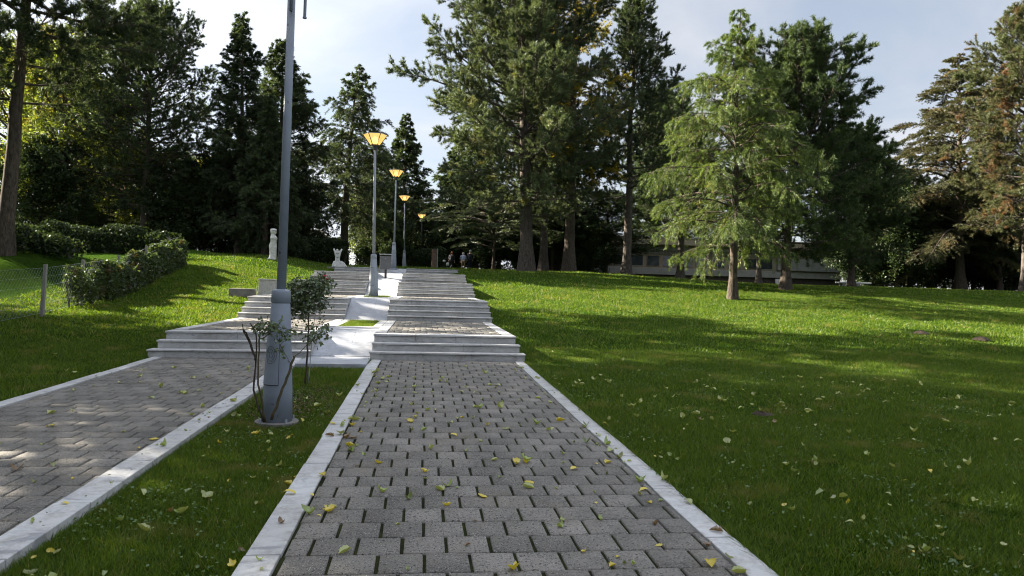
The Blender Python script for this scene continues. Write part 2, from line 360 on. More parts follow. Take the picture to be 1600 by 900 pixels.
# landings: paver fields with marble borders
for i, (y, z, n, r) in enumerate(FL):
    ys = y + (n - 1) * TR + .44; ye = FL[i + 1][0] if i < 4 else 60; zt = z + n * r
    for (x0, x1) in (RX, LX):
        zf = lambda q, zt=zt: zt
        if i < 4:
            o = pavers('landing', x0 + .24, x1 - .24, ys + .005, ye - .02, zf, seed=60 + i); tag(o, kind='structure')
            o = sheet('landing', x0 + .22, x1 - .22, ys - .05, ye + .3, lambda q, zt=zt: zt - .011, M['joint']); tag(o, kind='structure')
            kerb(x0 + .0, x0 + .23, ys, ye + .0, zf, seed=i, h=.8); kerb(x1 - .23, x1, ys, ye + .0, zf, seed=i + 9, h=.8)
def quadslab(name, pts_top, thick, mat, **k):
    m = MB(); n = len(pts_top); vs = [tuple(p) for p in pts_top] + [(p[0], p[1], p[2] - thick) for p in pts_top]
    fs = [tuple(range(n)), tuple(range(2 * n - 1, n - 1, -1))] + [(i, i + n, (i + 1) % n + n, (i + 1) % n) for i in range(n)]
    m.add(vs, fs); return m.build(name, mat, **k)
# upper plaza behind the last flight
zt = FL[4][1] + 3 * FL[4][3]
m = MB()
for (x0, x1) in (RX, LX):
    m.box(x0, x1, FL[4][0] + 1.06, 42.4, zt - .4, zt - .01)
o = m.build('upper_path', M['marble']); tag(o, kind='structure')

# ramps in the middle (marble slabs) and planted beds
rx0, rx1 = -2.205, -.995
def ramp_slab(y0, z0, y1, z1, seed):
    m = MB(); n = max(2, int((y1 - y0) / .9)); r = random.Random(seed)
    for k in range(n):
        ya, yb = y0 + (y1 - y0) * k / n + .002, y0 + (y1 - y0) * (k + 1) / n - .002
        za, zb = z0 + (z1 - z0) * k / n, z0 + (z1 - z0) * (k + 1) / n; xc = (rx0 + rx1) / 2 + r.uniform(-.2, .2)
        for xa, xb in ((rx0, xc - .0015), (xc + .0015, rx1)) if k % 2 else ((rx0, rx1),):
            m.add([(xa, ya, za - .3), (xb, ya, za - .3), (xb, yb, zb - .3), (xa, yb, zb - .3), (xa, ya, za), (xb, ya, za), (xb, yb, zb), (xa, yb, zb)],
                  [(0, 3, 2, 1), (4, 5, 6, 7), (0, 1, 5, 4), (1, 2, 6, 5), (2, 3, 7, 6), (3, 0, 4, 7)])
    o = m.build('ramp', M['marble_blue'], bevel=.004); tag(o, kind='structure')
m = MB(); m.box(-2.262, -.998, 13.0, 14.35, -.2, .035); o = m.build('ramp_landing', M['marble_blue'], bevel=.006); tag(o, kind='structure')
ramp_slab(14.353, .045, 16.0, .464, 1); ramp_slab(16.003, .465, 17.0, .466, 7)
ramp_slab(20.35, .475, 22.2, 1.055, 2); ramp_slab(22.203, 1.056, 24.0, 1.060, 8)
RZ = [(26.6, 1.068), (27.2, 1.072), (29.3, 1.615), (32.7, 1.625), (34.4, 2.06), (40.4, 2.075), (41.9, 2.47)]
for (ra_, rb_) in zip(RZ[:-1], RZ[1:]): ramp_slab(ra_[0], ra_[1], rb_[0] - .003, rb_[1], int(ra_[0]))
def bed(y0, y1, z, seed):
    for xa, xb in ((rx0, rx0 + .2), (rx1 - .2, rx1)):
        kerb(xa, xb, y0, y1, lambda q: z, seed=seed, h=.3)
    m = MB(); m.box(rx0 + .2, rx1 - .2, y0, y0 + .18, z - .3, z + .01); m.box(rx0 + .2, rx1 - .2, y1 - .18, y1, z - .3, z + .01)
    o = m.build('bed_edging', M['marble'], bevel=.004); tag(o, kind='structure')
    o = sheet('bed', rx0 + .15, rx1 - .15, y0 + .1, y1 - .1, lambda q: z - .05, M['turf']); tag(o, kind='structure')
bed(17.02, 20.33, .468, 5); bed(24.02, 26.58, 1.063, 6)

# ------------------------------------------------------------------ grass blades
def blades(P, h, wd, r, tilt=.65):
    n = len(P); a = r.uniform(0, 2 * np.pi, n); H = h * r.uniform(.5, 1.25, n); W = wd * r.uniform(.7, 1.3, n)
    dx, dy = np.cos(a) * W / 2, np.sin(a) * W / 2
    lx = r.normal(0, tilt, n) * H; ly = r.normal(0, tilt, n) * H
    V = np.empty((n, 3, 3)); V[:, 0] = P + np.stack([dx, dy, -.004 + 0 * dx], 1); V[:, 1] = P - np.stack([dx, dy, .004 + 0 * dx], 1)
    V[:, 2] = P + np.stack([lx, ly, H], 1)
    return V.reshape(-1, 3)
def onpath(X, Y):
    p = ((X > -5.07) & (X < -2.25)) | ((X > -1.0) & (X < 2.085))
    up = (X > -5.12) & (X < 2.05) & (Y > 13.0) & (Y < 42)
    return (p & (Y < 14.2)) | up
def turf_z(X, Y): 
    z = lawn(X, Y); s_ = (X > -2.3) & (X < -.96) & (Y < 13.4); return np.where(s_, pz(Y) - .045, z)
r = np.random.default_rng(3); VV = []
MH = [(xat(1440, 20), 20.0), (xat(1535, 19), 19.0), (xat(1215, 8.3), 8.6)]
def scatter(n, x0, x1, y0, y1, h, wd):
    X = r.uniform(x0, x1, n); Y = r.uniform(y0, y1, n)
    keep = ~onpath(X, Y) & (X < Y * .98 + 1.5) & (X > -Y * .66 - 1.5)
    bare = np.exp(-(((X + 1.75) / .45) ** 2 + ((Y - 9.6) / 1.1) ** 2)) * .85 + .8 * (np.sin(X * 2.3 + 1.5 * np.sin(Y * 1.7)) * np.sin(Y * 2.9 + X * .8) + .3 * np.sin(X * 11) * np.sin(Y * 9) > .98)
    keep &= r.uniform(0, 1, n) > bare
    for mx_, my_ in MH: keep &= (X - mx_) ** 2 + (Y - my_) ** 2 > (.05 if my_ > 12 else .018)
    X, Y = X[keep], Y[keep]
    pat = 1 + .6 * (np.sin(X * 5.3 + 2 * np.sin(Y * 3.1)) * np.sin(Y * 4.7 + 1.7 * np.sin(X * 2.9)) > .55) * r.uniform(0, 1, len(X)) + .35 * np.sin(X * 2.1 + np.sin(Y * 1.3)) * np.sin(Y * 1.9 + 1)
    VV.append(blades(np.stack([X, Y, turf_z(X, Y)], 1), h * pat, wd, r))
scatter(340000, 1.9, 9.5, 2.6, 8.5, .045, .0055)
scatter(100000, -2.3, -.98, 2.6, 8.5, .042, .0055)
scatter(26000, -2.3, -.98, 8.5, 13.05, .05, .008)
scatter(230000, 1.9, 17, 8.5, 16, .05, .0095)
scatter(95000, -12.5, -5.0, 8.5, 16, .055, .0095)
scatter(160000, 1.9, 34, 16, 34, .065, .022)
scatter(76000, -13, -5.0, 16, 36, .065, .022)
scatter(60000, -13, 44, 34, 56, .08, .04)
# kerb-side tufts leaning over the kerbs, and the planted beds
n = 18000; Y = r.uniform(3, 14, n); X = np.where(r.uniform(size=n) < .5, 2.085 + r.exponential(.02, n), -1.0 - r.exponential(.02, n))
X[:6000] = -2.26 + r.exponential(.02, 6000); VV.append(blades(np.stack([X, Y, turf_z(X, Y) - .0], 1), .055, .006, r, .95))
for (a, b, z) in ((17.2, 20.1, .42), (24.2, 26.4, 1.015)):
    n = 9000; VV.append(blades(np.stack([r.uniform(rx0 + .2, rx1 - .2, n), r.uniform(a, b, n), np.full(n, z)], 1), .085, .012, r))
V = np.concatenate(VV); n = len(V) // 3
T = np.clip(r.normal(.42, .24, n), 0, .87); T[r.uniform(size=n) < .014] = 1; T = np.repeat(T, 3)
grass = npmesh('grass', V, np.arange(len(V)).reshape(-1, 3), M['grass'], tint=T)
tag(grass, 'short green mown lawn grass beside the paths', 'grass', kind='stuff')

# ------------------------------------------------------------------ trees
def nrmz(a): return a / np.maximum(np.linalg.norm(a, axis=-1, keepdims=True), 1e-9)
def grow(seed, H, R, cb, shape='cone', nb=100, e_lo=.0, e_hi=.8, curve=.3, tpm=3.0, twl=.9, ntf=5, nbl=9, bl=.17, bw=.045, fwd=.5, spread=.8, upb=.2,
         hang=.0, flat=.5, tr=.3, lean=(0, 0), wob=.15, inner=.25, one=None, limb=.02, leaf=False, power=.8, puff=.25):
    """returns (wood V, wood F), (foliage V, tint)"""
    r = np.random.default_rng(seed)
    K = 15; tt = np.linspace(0, 1, K)
    wx = np.cumsum(r.normal(0, wob, K)) * tt; wy = np.cumsum(r.normal(0, wob, K)) * tt
    TX = lean[0] * H * tt ** 1.2 + wx; TY = lean[1] * H * tt ** 1.2 + wy; TZ = tt * H
    TRr = tr * (1 - .93 * tt ** 1.05) * (1 + .55 * np.exp(-tt * H / .35))
    WV, WF = [], []
    nv = 0
    def tubes(P, Rd, n):      # P (b,k,3), Rd (b,k)
        nonlocal nv
        b, k, _ = P.shape
        T = np.gradient(P, axis=1); T = nrmz(T)
        A = np.where(np.abs(T[..., 2:3]) > .8, np.array([1., 0, 0]), np.array([0, 0, 1.]))
        U = nrmz(np.cross(T, A)); W = np.cross(T, U)
        th = np.arange(n) * 2 * np.pi / n
        V = P[:, :, None] + (U[:, :, None] * np.cos(th)[:, None] + W[:, :, None] * np.sin(th)[:, None]) * Rd[:, :, None, None]
        base = nv + np.arange(b)[:, None, None] * k * n + np.arange(k - 1)[None, :, None] * n; j = np.arange(n)
        f = np.stack(np.broadcast_arrays(base + j, base + (j + 1) % n, base + n + (j + 1) % n, base + n + j), -1).reshape(-1, 4)
        WV.append(V.reshape(-1, 3)); WF.append(f); nv += b * k * n
    tubes(np.stack([TX, TY, TZ - .15 * (tt == 0)], 1)[None], TRr[None], 12)
    t = cb + (1 - cb) * ((np.arange(nb) + r.uniform(0, 1, nb)) / nb) ** power
    if shape == 'cone': pr = np.clip((1 - t) / (1 - cb), 0, 1) ** .75 * np.clip(.75 + (t - cb) * 3, 0, 1)
    elif shape == 'slim': pr = np.clip((1 - t) / (1 - cb), 0, 1) ** .6 * np.clip(.7 + (t - cb) * 3, 0, 1)
    elif shape == 'oval': q = (t - cb) / (1 - cb); pr = np.sin(np.pi * np.clip(.16 + q * .80, 0, 1)) ** .7
    elif shape == 'umbrella': q = (t - cb) / (1 - cb); pr = np.clip(.45 + q * 1.1, 0, 1) * np.clip((1.02 - q) * 3.2, 0, 1) ** .6
    elif shape == 'broadcone': q = (t - cb) / (1 - cb); pr = np.clip((1.02 - q) * 1.35, 0, 1) ** .85 * np.clip(.6 + q * 2.5, 0, 1)
    L = np.maximum(.35, R * pr * r.uniform(.55, 1.15, nb))
    az = np.arange(nb) * 2.39996 + r.normal(0, .35, nb)
    if one is not None:      # one-sided crown: azimuth preference
        L *= 1 + one[1] * np.cos(az - one[0])
    q = (t - cb) / (1 - cb); e0 = e_lo + (e_hi - e_lo) * q + r.normal(0, .12, nb)
    S = 9; s = np.linspace(0, 1, S)
    e = e0[:, None] + curve * (s[None] ** 1.3) + np.cumsum(r.normal(0, .05, (nb, S)), 1)
    aa = az[:, None] + np.cumsum(r.normal(0, .07, (nb, S)), 1)
    D = np.stack([np.cos(aa) * np.cos(e), np.sin(aa) * np.cos(e), np.sin(e)], -1)
    O = np.stack([np.interp(t, tt, TX), np.interp(t, tt, TY), t * H], 1)
    P = O[:, None] + np.concatenate([np.zeros((nb, 1, 3)), np.cumsum(D[:, :-1] * (L[:, None, None] / (S - 1)), 1)], 1)
    br = (limb * L + .012)[:, None] * (1 - .85 * s)[None]
    tubes(P, br, 5)
    # twigs
    cnt = np.maximum(3, (L * tpm).astype(int)); bi = np.repeat(np.arange(nb), cnt); nt_ = len(bi)
    sp = inner + (1 - inner) * r.uniform(0, 1, nt_) ** .75
    tip = r.uniform(size=nt_) < .08; sp[tip] = 1
    fi = sp * (S - 1); i0 = np.minimum(fi.astype(int), S - 2); fr = (fi - i0)[:, None]
    B = P[bi, i0] * (1 - fr) + P[bi, i0 + 1] * fr; T = D[bi, i0]
    side = nrmz(np.cross(T, np.array([0, 0, 1.]))); sg = np.where(r.uniform(size=nt_) < .5, -1, 1)[:, None]
    ang = r.uniform(.5, 1.1, nt_)[:, None]; ang[tip] = .1
    upv = np.cross(side, T)
    td = nrmz(T * np.cos(ang) + side * sg * np.sin(ang) + upv * r.normal(0, 1 - flat, nt_)[:, None] * .8 + np.array([0, 0, upb * .6]))
    tl = twl * (1.2 - .65 * sp) * r.uniform(.6, 1.2, nt_) * np.clip(L[bi] / 2.2, .35, 1.2)
    mid = B + td * (tl * .55)[:, None]; mid[:, 2] -= hang * tl * .3
    end = B + td * tl[:, None]; end[:, 2] -= hang * tl
    tubes(np.stack([B, mid, end], 1), np.stack([np.full(nt_, .014), np.full(nt_, .009), np.full(nt_, .004)], 1), 3)
    # tufts
    u = np.linspace(puff, 1, ntf)[None] + r.uniform(-.08, .08, (nt_, ntf)); u = u[..., None]
    Q = (1 - u) ** 2 * B[:, None] + 2 * u * (1 - u) * mid[:, None] + u ** 2 * end[:, None]
    QD = nrmz((1 - u) * (mid - B)[:, None] + u * (end - mid)[:, None])
    ttint = np.clip(r.normal(.45, .15, (nb,))[bi][:, None] + r.normal(0, .15, (nt_, ntf)) + .18 * u[..., 0] - .05, 0, 1)
    Q = Q.reshape(-1, 3); QD = QD.reshape(-1, 3); ttint = ttint.reshape(-1)
    n = len(Q) * nbl
    BP = np.repeat(Q, nbl, 0) + r.normal(0, .03 if not leaf else .16, (n, 3)); BD = nrmz(np.repeat(QD, nbl, 0) * fwd + r.normal(0, spread, (n, 3)) * .6 + np.array([0, 0, upb]))
    ln = bl * r.uniform(.65, 1.25, n)
    wv = nrmz(np.cross(BD, r.normal(0, 1, (n, 3)))) * (bw * r.uniform(.7, 1.3, n) / 2)[:, None]
    tn = np.repeat(ttint, nbl) + r.normal(0, .12, n)
    if leaf:
        V = np.stack([BP, BP + BD * (ln * .45)[:, None] + wv, BP + BD * ln[:, None], BP + BD * (ln * .45)[:, None] - wv], 1).reshape(-1, 3); k = 4
    else:
        V = np.stack([BP + wv, BP - wv, BP + BD * ln[:, None]], 1).reshape(-1, 3); k = 3
    return (np.concatenate(WV), np.concatenate(WF)), (V, np.repeat(np.clip(tn, 0, 1), k), k)
TOT = [0]
def tree(name, label, cat, u, Y, wood, leafm, group=None, X=None, dz=0, rz=0, **k):
    X = xat(u, Y) if X is None else X; z = float(lawn(X, Y)) + dz
    (WV, WF), (V, T, kk) = grow(**k)
    t = empty(name, (X, Y, z), rz, label=label, cat=cat, group=group)
    npmesh('trunk', WV, WF, wood, t, smooth=True)
    npmesh('crown', V, np.arange(len(V)).reshape(-1, kk), leafm, t, tint=T); TOT[0] += len(V) // kk
    return t
def again(src, label, u, Y, rz, sc, group=None, X=None, dz=0, cat=None, name=None):
    c = copy_tree(src); X = xat(u, Y) if X is None else X
    if name: c.name = name
    c.location = (X, Y, float(lawn(X, Y)) + dz); c.rotation_euler = (0, 0, rz); c.scale = sc if hasattr(sc, '__len__') else (sc, sc, sc); c['label'] = label
    if group: c['group'] = group
    elif 'group' in c: del c['group']
    if cat: c['category'] = cat
    return c
FM = dict(
    pine=foliage('pine needles', (.026, .040, .018), (.115, .150, .070), (.15, .15, .05), .2, .28, .45, .025),
    pine2=foliage('dark pine needles', (.017, .028, .013), (.068, .095, .042), None, 0, .30, .45, .02),
    spruce=foliage('spruce needles', (.014, .025, .012), (.064, .090, .040), None, 0, .38, .45, .02),
    larch=foliage('golden green needles', (.040, .055, .014), (.14, .155, .035), (.34, .28, .03), .85, .4, .30, .02),
    bright=foliage('fresh green drooping needles', (.028, .055, .014), (.125, .175, .036), (.22, .21, .06), .1, .35, .8, .02),
    rust=foliage('rusty pine needles', (.055, .050, .020), (.085, .105, .042), (.16, .085, .04), .3, .25, .45, .02),
    cedar=foliage('bronze cedar needles', (.022, .032, .016), (.095, .092, .042), (.14, .10, .045), .2, .25, .4, .02),
    cedarg=foliage('grey green cedar needles', (.03, .045, .028), (.15, .18, .11), None, 0, .3, .4, .03),
    broad=foliage('yellow green leaves', (.05, .075, .015), (.165, .20, .032), (.24, .18, .03), .2, .5, .5, .04),
    pine3=foliage('mid green pine needles', (.018, .034, .012), (.080, .115, .040), None, 0, .25, .45, .02),
    shrub=foliage('dark shrub leaves', (.010, .019, .007), (.040, .060, .020), None, 0, .25, .8, .015),
    ivy=foliage('ivy leaves', (.018, .034, .010), (.068, .10, .028), (.11, .07, .035), .05, .4, 1.5, .03),
    rose=foliage('rose leaves', (.035, .065, .020), (.14, .185, .060), (.12, .07, .03), .1, .3, 9, .10),
)
def hh(u, v, Y): X = xat(u, Y); return zat(u, v, X, Y) - float(lawn(X, Y))
PINE = dict(tpm=9.0, twl=1.25, ntf=6, nbl=15, bl=.22, bw=.034, fwd=.45, spread=.95, upb=.3, flat=.15, inner=.12, limb=.012, puff=.5)
SPR = dict(tpm=12.0, twl=1.0, ntf=5, nbl=10, bl=.19, bw=.045, fwd=.6, spread=.7, upb=.0, hang=.4, flat=.35, inner=.1, limb=.012)
# big pines right of the stairs
tA = tree('pine_tree', 'huge grey-green pine just right of the lamps, trunk standing at the lawn crest', 'tree', 822, 47, M['barkg'], FM['pine'], seed=1, H=26, R=8.0, cb=.145, shape='broadcone', nb=210, e_lo=-.02, e_hi=.75, curve=.35, tr=.46, lean=(-.055, 0), wob=.08, one=(math.pi, .08), **PINE)
tB = tree('golden_conifer', 'tall conifer with yellow-green patches between the huge pine and the upright dark pine', 'tree', 888, 51, M['bark'], FM['larch'], seed=2, H=28, R=5.2, cb=.22, shape='slim', nb=110, e_lo=-.1, e_hi=.6, curve=.25, tr=.42, lean=(.0, 0), wob=.06, **{**SPR, 'tpm': 8, 'bl': .17, 'twl': 1.0, 'hang': .15})
tC = tree('pine_tree', 'upright dark pine with pale trunk, to the right of the golden conifer', 'tree', 978, 53, M['barkg'], FM['pine2'], seed=3, H=hh(1005, 0, 53), R=6.0, cb=.27, shape='slim', nb=85, e_lo=-.05, e_hi=.9, curve=.4, tr=.36, lean=(.02, 0), wob=.08, **PINE)
# bright drooping conifer in front on the lawn
tD = tree('drooping_conifer', 'bright green conifer with drooping branches standing alone in front on the right lawn', 'tree', 1145, 30, M['bark'], FM['bright'], seed=4, H=hh(1155, 22, 30), R=3.9, cb=.17, shape='broadcone', nb=120, e_lo=.25, e_hi=.9, curve=-1.0, tr=.19, lean=(.0, 0), wob=.04, tpm=11, twl=.8, ntf=6, nbl=10, bl=.14, bw=.020, fwd=.8, spread=.65, upb=-.1, hang=.6, flat=.2, limb=.010, inner=.2, one=(math.pi, .1), power=.9)
tE = tree('pine_tree', 'dark green pine right behind the bright drooping conifer', 'tree', 1227, 37, M['bark'], FM['pine3'], seed=5, H=hh(1265, 92, 37), R=4.8, cb=.16, shape='oval', nb=115, e_lo=-.1, e_hi=.8, curve=.3, tr=.27, lean=(.03, 0), wob=.06, **PINE)
tF = tree('cedar_tree', 'bronze layered cedar with drooping sprays left of the rusty pine', 'tree', 1500, 56, M['bark'], FM['cedar'], seed=6, H=hh(1470, 84, 56), R=7.8, cb=.12, shape='broadcone', nb=140, e_lo=.05, e_hi=.6, curve=-.75, tpm=11, twl=1.3, ntf=7, nbl=8, bl=.16, bw=.045, fwd=.5, spread=.5, upb=.3, hang=.4, flat=.8, inner=.15, limb=.012, tr=.42, lean=(-.05, 0), wob=.1, one=(math.pi, .1))
tG = tree('pine_tree', 'rusty brown and green pine at the right edge of the picture', 'tree', 1602, 48, M['barkg'], FM['rust'], seed=7, H=hh(1590, 36, 48), R=5.6, cb=.22, shape='oval', nb=120, e_lo=-.1, e_hi=.8, curve=.35, tr=.34, lean=(-.02, 0), wob=.1, **PINE)
# left
tH = tree('pine_tree', 'tall leaning pine with a bare curved trunk at the left edge', 'tree', 4, 28.5, M['bark'], FM['pine2'], seed=8, H=19.5, R=6.6, cb=.28, shape='umbrella', nb=85, e_lo=-.1, e_hi=.6, curve=.3, tr=.28, lean=(.13, .0), wob=.14, **PINE)
tI = tree('spruce_tree', 'broad dark conifer between the leaning pine and the slender spruces', 'tree', 222, 51, M['bark'], FM['spruce'], seed=9, H=hh(250, 28, 51), R=5.5, cb=.17, shape='oval', nb=135, e_lo=-.1, e_hi=.9, curve=.3, tr=.28, wob=.06, lean=(.02, 0), **{**PINE, 'bl': .17, 'tpm': 6})
tJ = tree('spruce_tree', 'slender spruce left of the near lamp pole', 'tree', 372, 50, M['bark'], FM['spruce'], seed=10, H=hh(378, 30, 50), R=3.2, cb=.06, shape='slim', nb=150, e_lo=-.15, e_hi=.6, curve=.2, tr=.26, wob=.03, **SPR)
tK = tree('spruce_tree', 'second slender spruce with its top just behind the near lamp pole', 'tree', 432, 54, M['bark'], FM['spruce'], seed=12, H=hh(432, 66, 54), R=4.4, cb=.08, shape='slim', nb=150, e_lo=-.15, e_hi=.6, curve=.2, tr=.28, wob=.03, **SPR)
tL = tree('fir_tree', 'short dense fir in front of the two slender spruces', 'tree', 412, 48, M['bark'], FM['pine2'], seed=13, H=hh(412, 158, 48), R=2.8, cb=.03, shape='cone', nb=120, e_lo=0, e_hi=.7, curve=.15, tr=.2, wob=.02, **SPR)
tM = tree('fir_tree', 'ragged dark fir behind the stair top left of the lit lamps', 'tree', 535, 60, M['bark'], FM['spruce'], seed=14, H=hh(555, 106, 60), R=5.6, cb=.2, shape='cone', nb=110, e_lo=-.2, e_hi=.6, curve=.1, tr=.36, wob=.08, lean=(.05, 0), **{**SPR, 'tpm': 9, 'hang': .6})
tN = tree('spruce_tree', 'dark spruce far behind the row of lit lamps', 'tree', 628, 76, M['bark'], FM['spruce'], seed=15, H=hh(626, 180, 76), R=4.6, cb=.03, shape='cone', nb=100, e_lo=-.1, e_hi=.6, curve=.1, tr=.3, wob=.03, **{**SPR, 'twl': 1.1, 'bl': .22, 'bw': .08})
tO = tree('broadleaf_tree', 'yellow-green leafy tree glowing behind the leaning pine', 'tree', 95, 52, M['bark'], FM['broad'], seed=16, H=13.5, R=5.0, cb=.2, shape='oval', nb=60, e_lo=.2, e_hi=1.1, curve=.2, tpm=4, twl=1.3, ntf=5, nbl=8, bl=.19, bw=.13, fwd=.2, spread=1, upb=0, flat=.2, tr=.2, wob=.12, leaf=True)
tP = tree('broadleaf_tree', 'small bright green leafy tree under the broad dark conifer', 'tree', 240, 54, M['bark'], FM['broad'], seed=17, H=6.6, R=3.4, cb=.15, shape='oval', nb=45, e_lo=.2, e_hi=1.1, curve=.2, tpm=4, twl=1.0, ntf=5, nbl=7, bl=.18, bw=.12, fwd=.2, spread=1, upb=0, flat=.2, tr=.12, wob=.1, leaf=True)
# dense evergreen shrub: prototype for thicket
tQ = tree('evergreen_shrub', 'dense dark evergreen shrub beside the first dark hedge', 'shrub', 318, 52, M['bark'], FM['shrub'], seed=18, H=5.2, R=3.0, cb=.02, shape='oval', nb=80, e_lo=.1, e_hi=1.2, curve=.2, tpm=5, twl=.9, ntf=5, nbl=8, bl=.17, bw=.11, fwd=.3, spread=1, upb=0, flat=.2, tr=.1, wob=.05, leaf=True)
# low sweeping cedar limb near the people
tR = tree('cedar_tree', 'low pale grey-green cedar spreading its branches above the walkers', 'tree', 770, 58, M['bark'], FM['cedarg'], seed=19, H=6.2, R=5.6, cb=.25, shape='umbrella', nb=42, e_lo=.3, e_hi=.2, curve=-.5, tpm=6, twl=1.2, ntf=6, nbl=7, bl=.16, bw=.05, fwd=.6, spread=.4, upb=.25, hang=.15, flat=.95, tr=.14, wob=.05, one=(math.pi, .25))
# further trees
G = 'conifers crowding behind the front row'
again(tC, 'dark pine trunk close behind the huge grey-green pine', 848, 54, 1.2, (.95, .95, .9), G)
again(tK, 'dark conifer filling the gap between huge pine and golden conifer', 868, 66, 2.2, (1.1, 1.1, 1.1), G)
again(tC, 'dark pine filling the gap between upright pine and bright conifer', 1062, 58, .7, (.95, .95, .66), G)
again(tC, 'small dark pine just right of the bright drooping conifer', 1185, 50, 2.6, (.6, .6, .45), G)
again(tN, 'thin pointed conifer with its spire between dark pine and bronze cedar', 1352, 66, .4, (.62, .62, 1.02), G)
again(tE, 'dark pine low in front of the spire, right of the building', 1330, 47, 4.0, (.9, .9, .82), G)
again(tI, 'dense dark conifer under the bronze cedar', 1420, 60, 1.9, (1.0, 1.0, .62), G)
again(tI, 'dense dark conifer in the shade of the rusty pine', 1545, 63, 3.9, (1.1, 1.1, .72), G)
again(tI, 'low dark conifer in front of the bronze cedar trunk', 1455, 60, 4.2, (.8, .8, .42), G)
again(tI, 'low dark conifer right under the rusty pine boughs', 1562, 56, 2.2, (.8, .8, .40), G)
again(tP, 'bright green leafy tree seen through the trunks under the bronze cedar', 1475, 74, 1, 1.25, G)
again(tP, 'bright green leafy tree behind the rusty pine at the right edge', 1592, 76, 3, 1.3, G)
again(tM, 'ragged conifer just left of the lit lamps', 590, 70, 2.4, (1.0, 1.0, .78), G)
again(tN, 'dark conifer low behind the huge pine on its left', 712, 84, 1.9, (1.2, 1.2, .95), G)
again(tK, 'dark conifer behind the walkers', 742, 80, .9, (1.3, 1.3, .9), G)
again(tJ, 'dark conifer behind the broad conifer on its left', 150, 60, .9, (1.4, 1.4, .85), G)
again(tP, 'leafy green tree behind the broad conifer on its right', 312, 64, 2.9, (1.0, 1.0, 1.15), G)
again(tO, 'yellow-green leafy tree at the far left edge behind the leaning pine', 20, 60, 2.5, 1.1, G)
again(tO, 'yellow-green leafy tree left of the broad dark conifer', 160, 70, 4.4, 1.1, G)
again(tI, 'low dark conifer filling the gap left of the upright pine trunk', 945, 64, 5.0, (.85, .85, .46), G)
again(tE, 'tall dark pine rising behind the low building, right of the upright pine', 1040, 88, 5.3, (1.5, 1.5, 1.75), G)
again(tI, 'low dark conifer between the huge pine and golden conifer trunks', 862, 64, 3.0, (.8, .8, .42), G)
again(tI, 'low dark conifer left of the huge pine trunk', 778, 70, 0.5, (.95, .95, .42), G)
again(tP, 'yellow-leaved young tree between the trunks left of the lamps', 562, 72, 4, (.7, .7, 1.1), G)
S_ = 'evergreen shrubs along the far edge of the lawns'
sh = [(285, 52, 1.0, 'left of the slender spruces'), (345, 53, 1.15, 'under the slender spruce'), (395, 55, 1.2, 'behind the tall standing statue'), (455, 56, 1.0, 'right of the near lamp pole'), (655, 78, 1.1, 'behind the farthest lamp'), (610, 66, .8, 'behind the dark box on its post'),
      (720, 74, 1.2, 'behind the walkers'), (780, 66, 1.1, 'left of the huge pine trunk'), (1350, 60, 1.2, 'at the right end of the building'), (1400, 58, 1.35, 'under the left side of the bronze cedar'), (1450, 62, 1.3, 'under the trunk of the bronze cedar'), (1520, 60, 1.35, 'between cedar and rusty pine'), (1575, 58, 1.3, 'left of the rusty pine trunk'), (1625, 56, 1.3, 'right of the rusty pine trunk'),
      (925, 62, .75, 'left of the upright pine trunk'), (1385, 68, 1.3, 'behind the others under the bronze cedar'), (1435, 70, 1.4, 'far behind the cedar trunk'), (1500, 70, 1.3, 'far behind the gap between cedar and rusty pine'), (1550, 68, 1.3, 'far behind the rusty pine trunk'), (1610, 66, 1.4, 'at the very right edge'), (905, 70, .9, 'behind the golden conifer trunk'), (830, 70, 1.0, 'behind the huge pine trunk'), (60, 50, 1.1, 'behind the ivy bank at the left edge'), (130, 56, .7, 'in front of the cream house')]
for i, (u, Y, s_, w_) in enumerate(sh): again(tQ, 'dense dark evergreen shrub ' + w_, u, Y, i * 1.7, s_, S_)
tQ['group'] = S_
# neighbours beyond the left edge: they shade the foreground
OG = 'park trees beyond the left edge of the picture'
off = [(tH, -15.5, 2, .85), (tH, -17.5, 9.5, .8), (tH, -15.5, 14.0, .8), (tH, -17.5, 19, .9), (tH, -12.5, -4, .85), (tH, -23, 22, .9), (tA, -37, 7, .85), (tI, -31, 0, 1.05), (tI, -30, 27, .75), (tH, -11.5, -9, .9), (tI, -34, 17, .85), (tI, -23, -5, .9), (tC, -27, -10, .9), (tI, -27, 8, .8)]
for i, (s_, X, Y, k) in enumerate(off):
    again(s_, 'park conifer standing beyond the left edge of the picture', 0, Y, i * 1.3, k, OG, X=X)
print('blades', TOT)

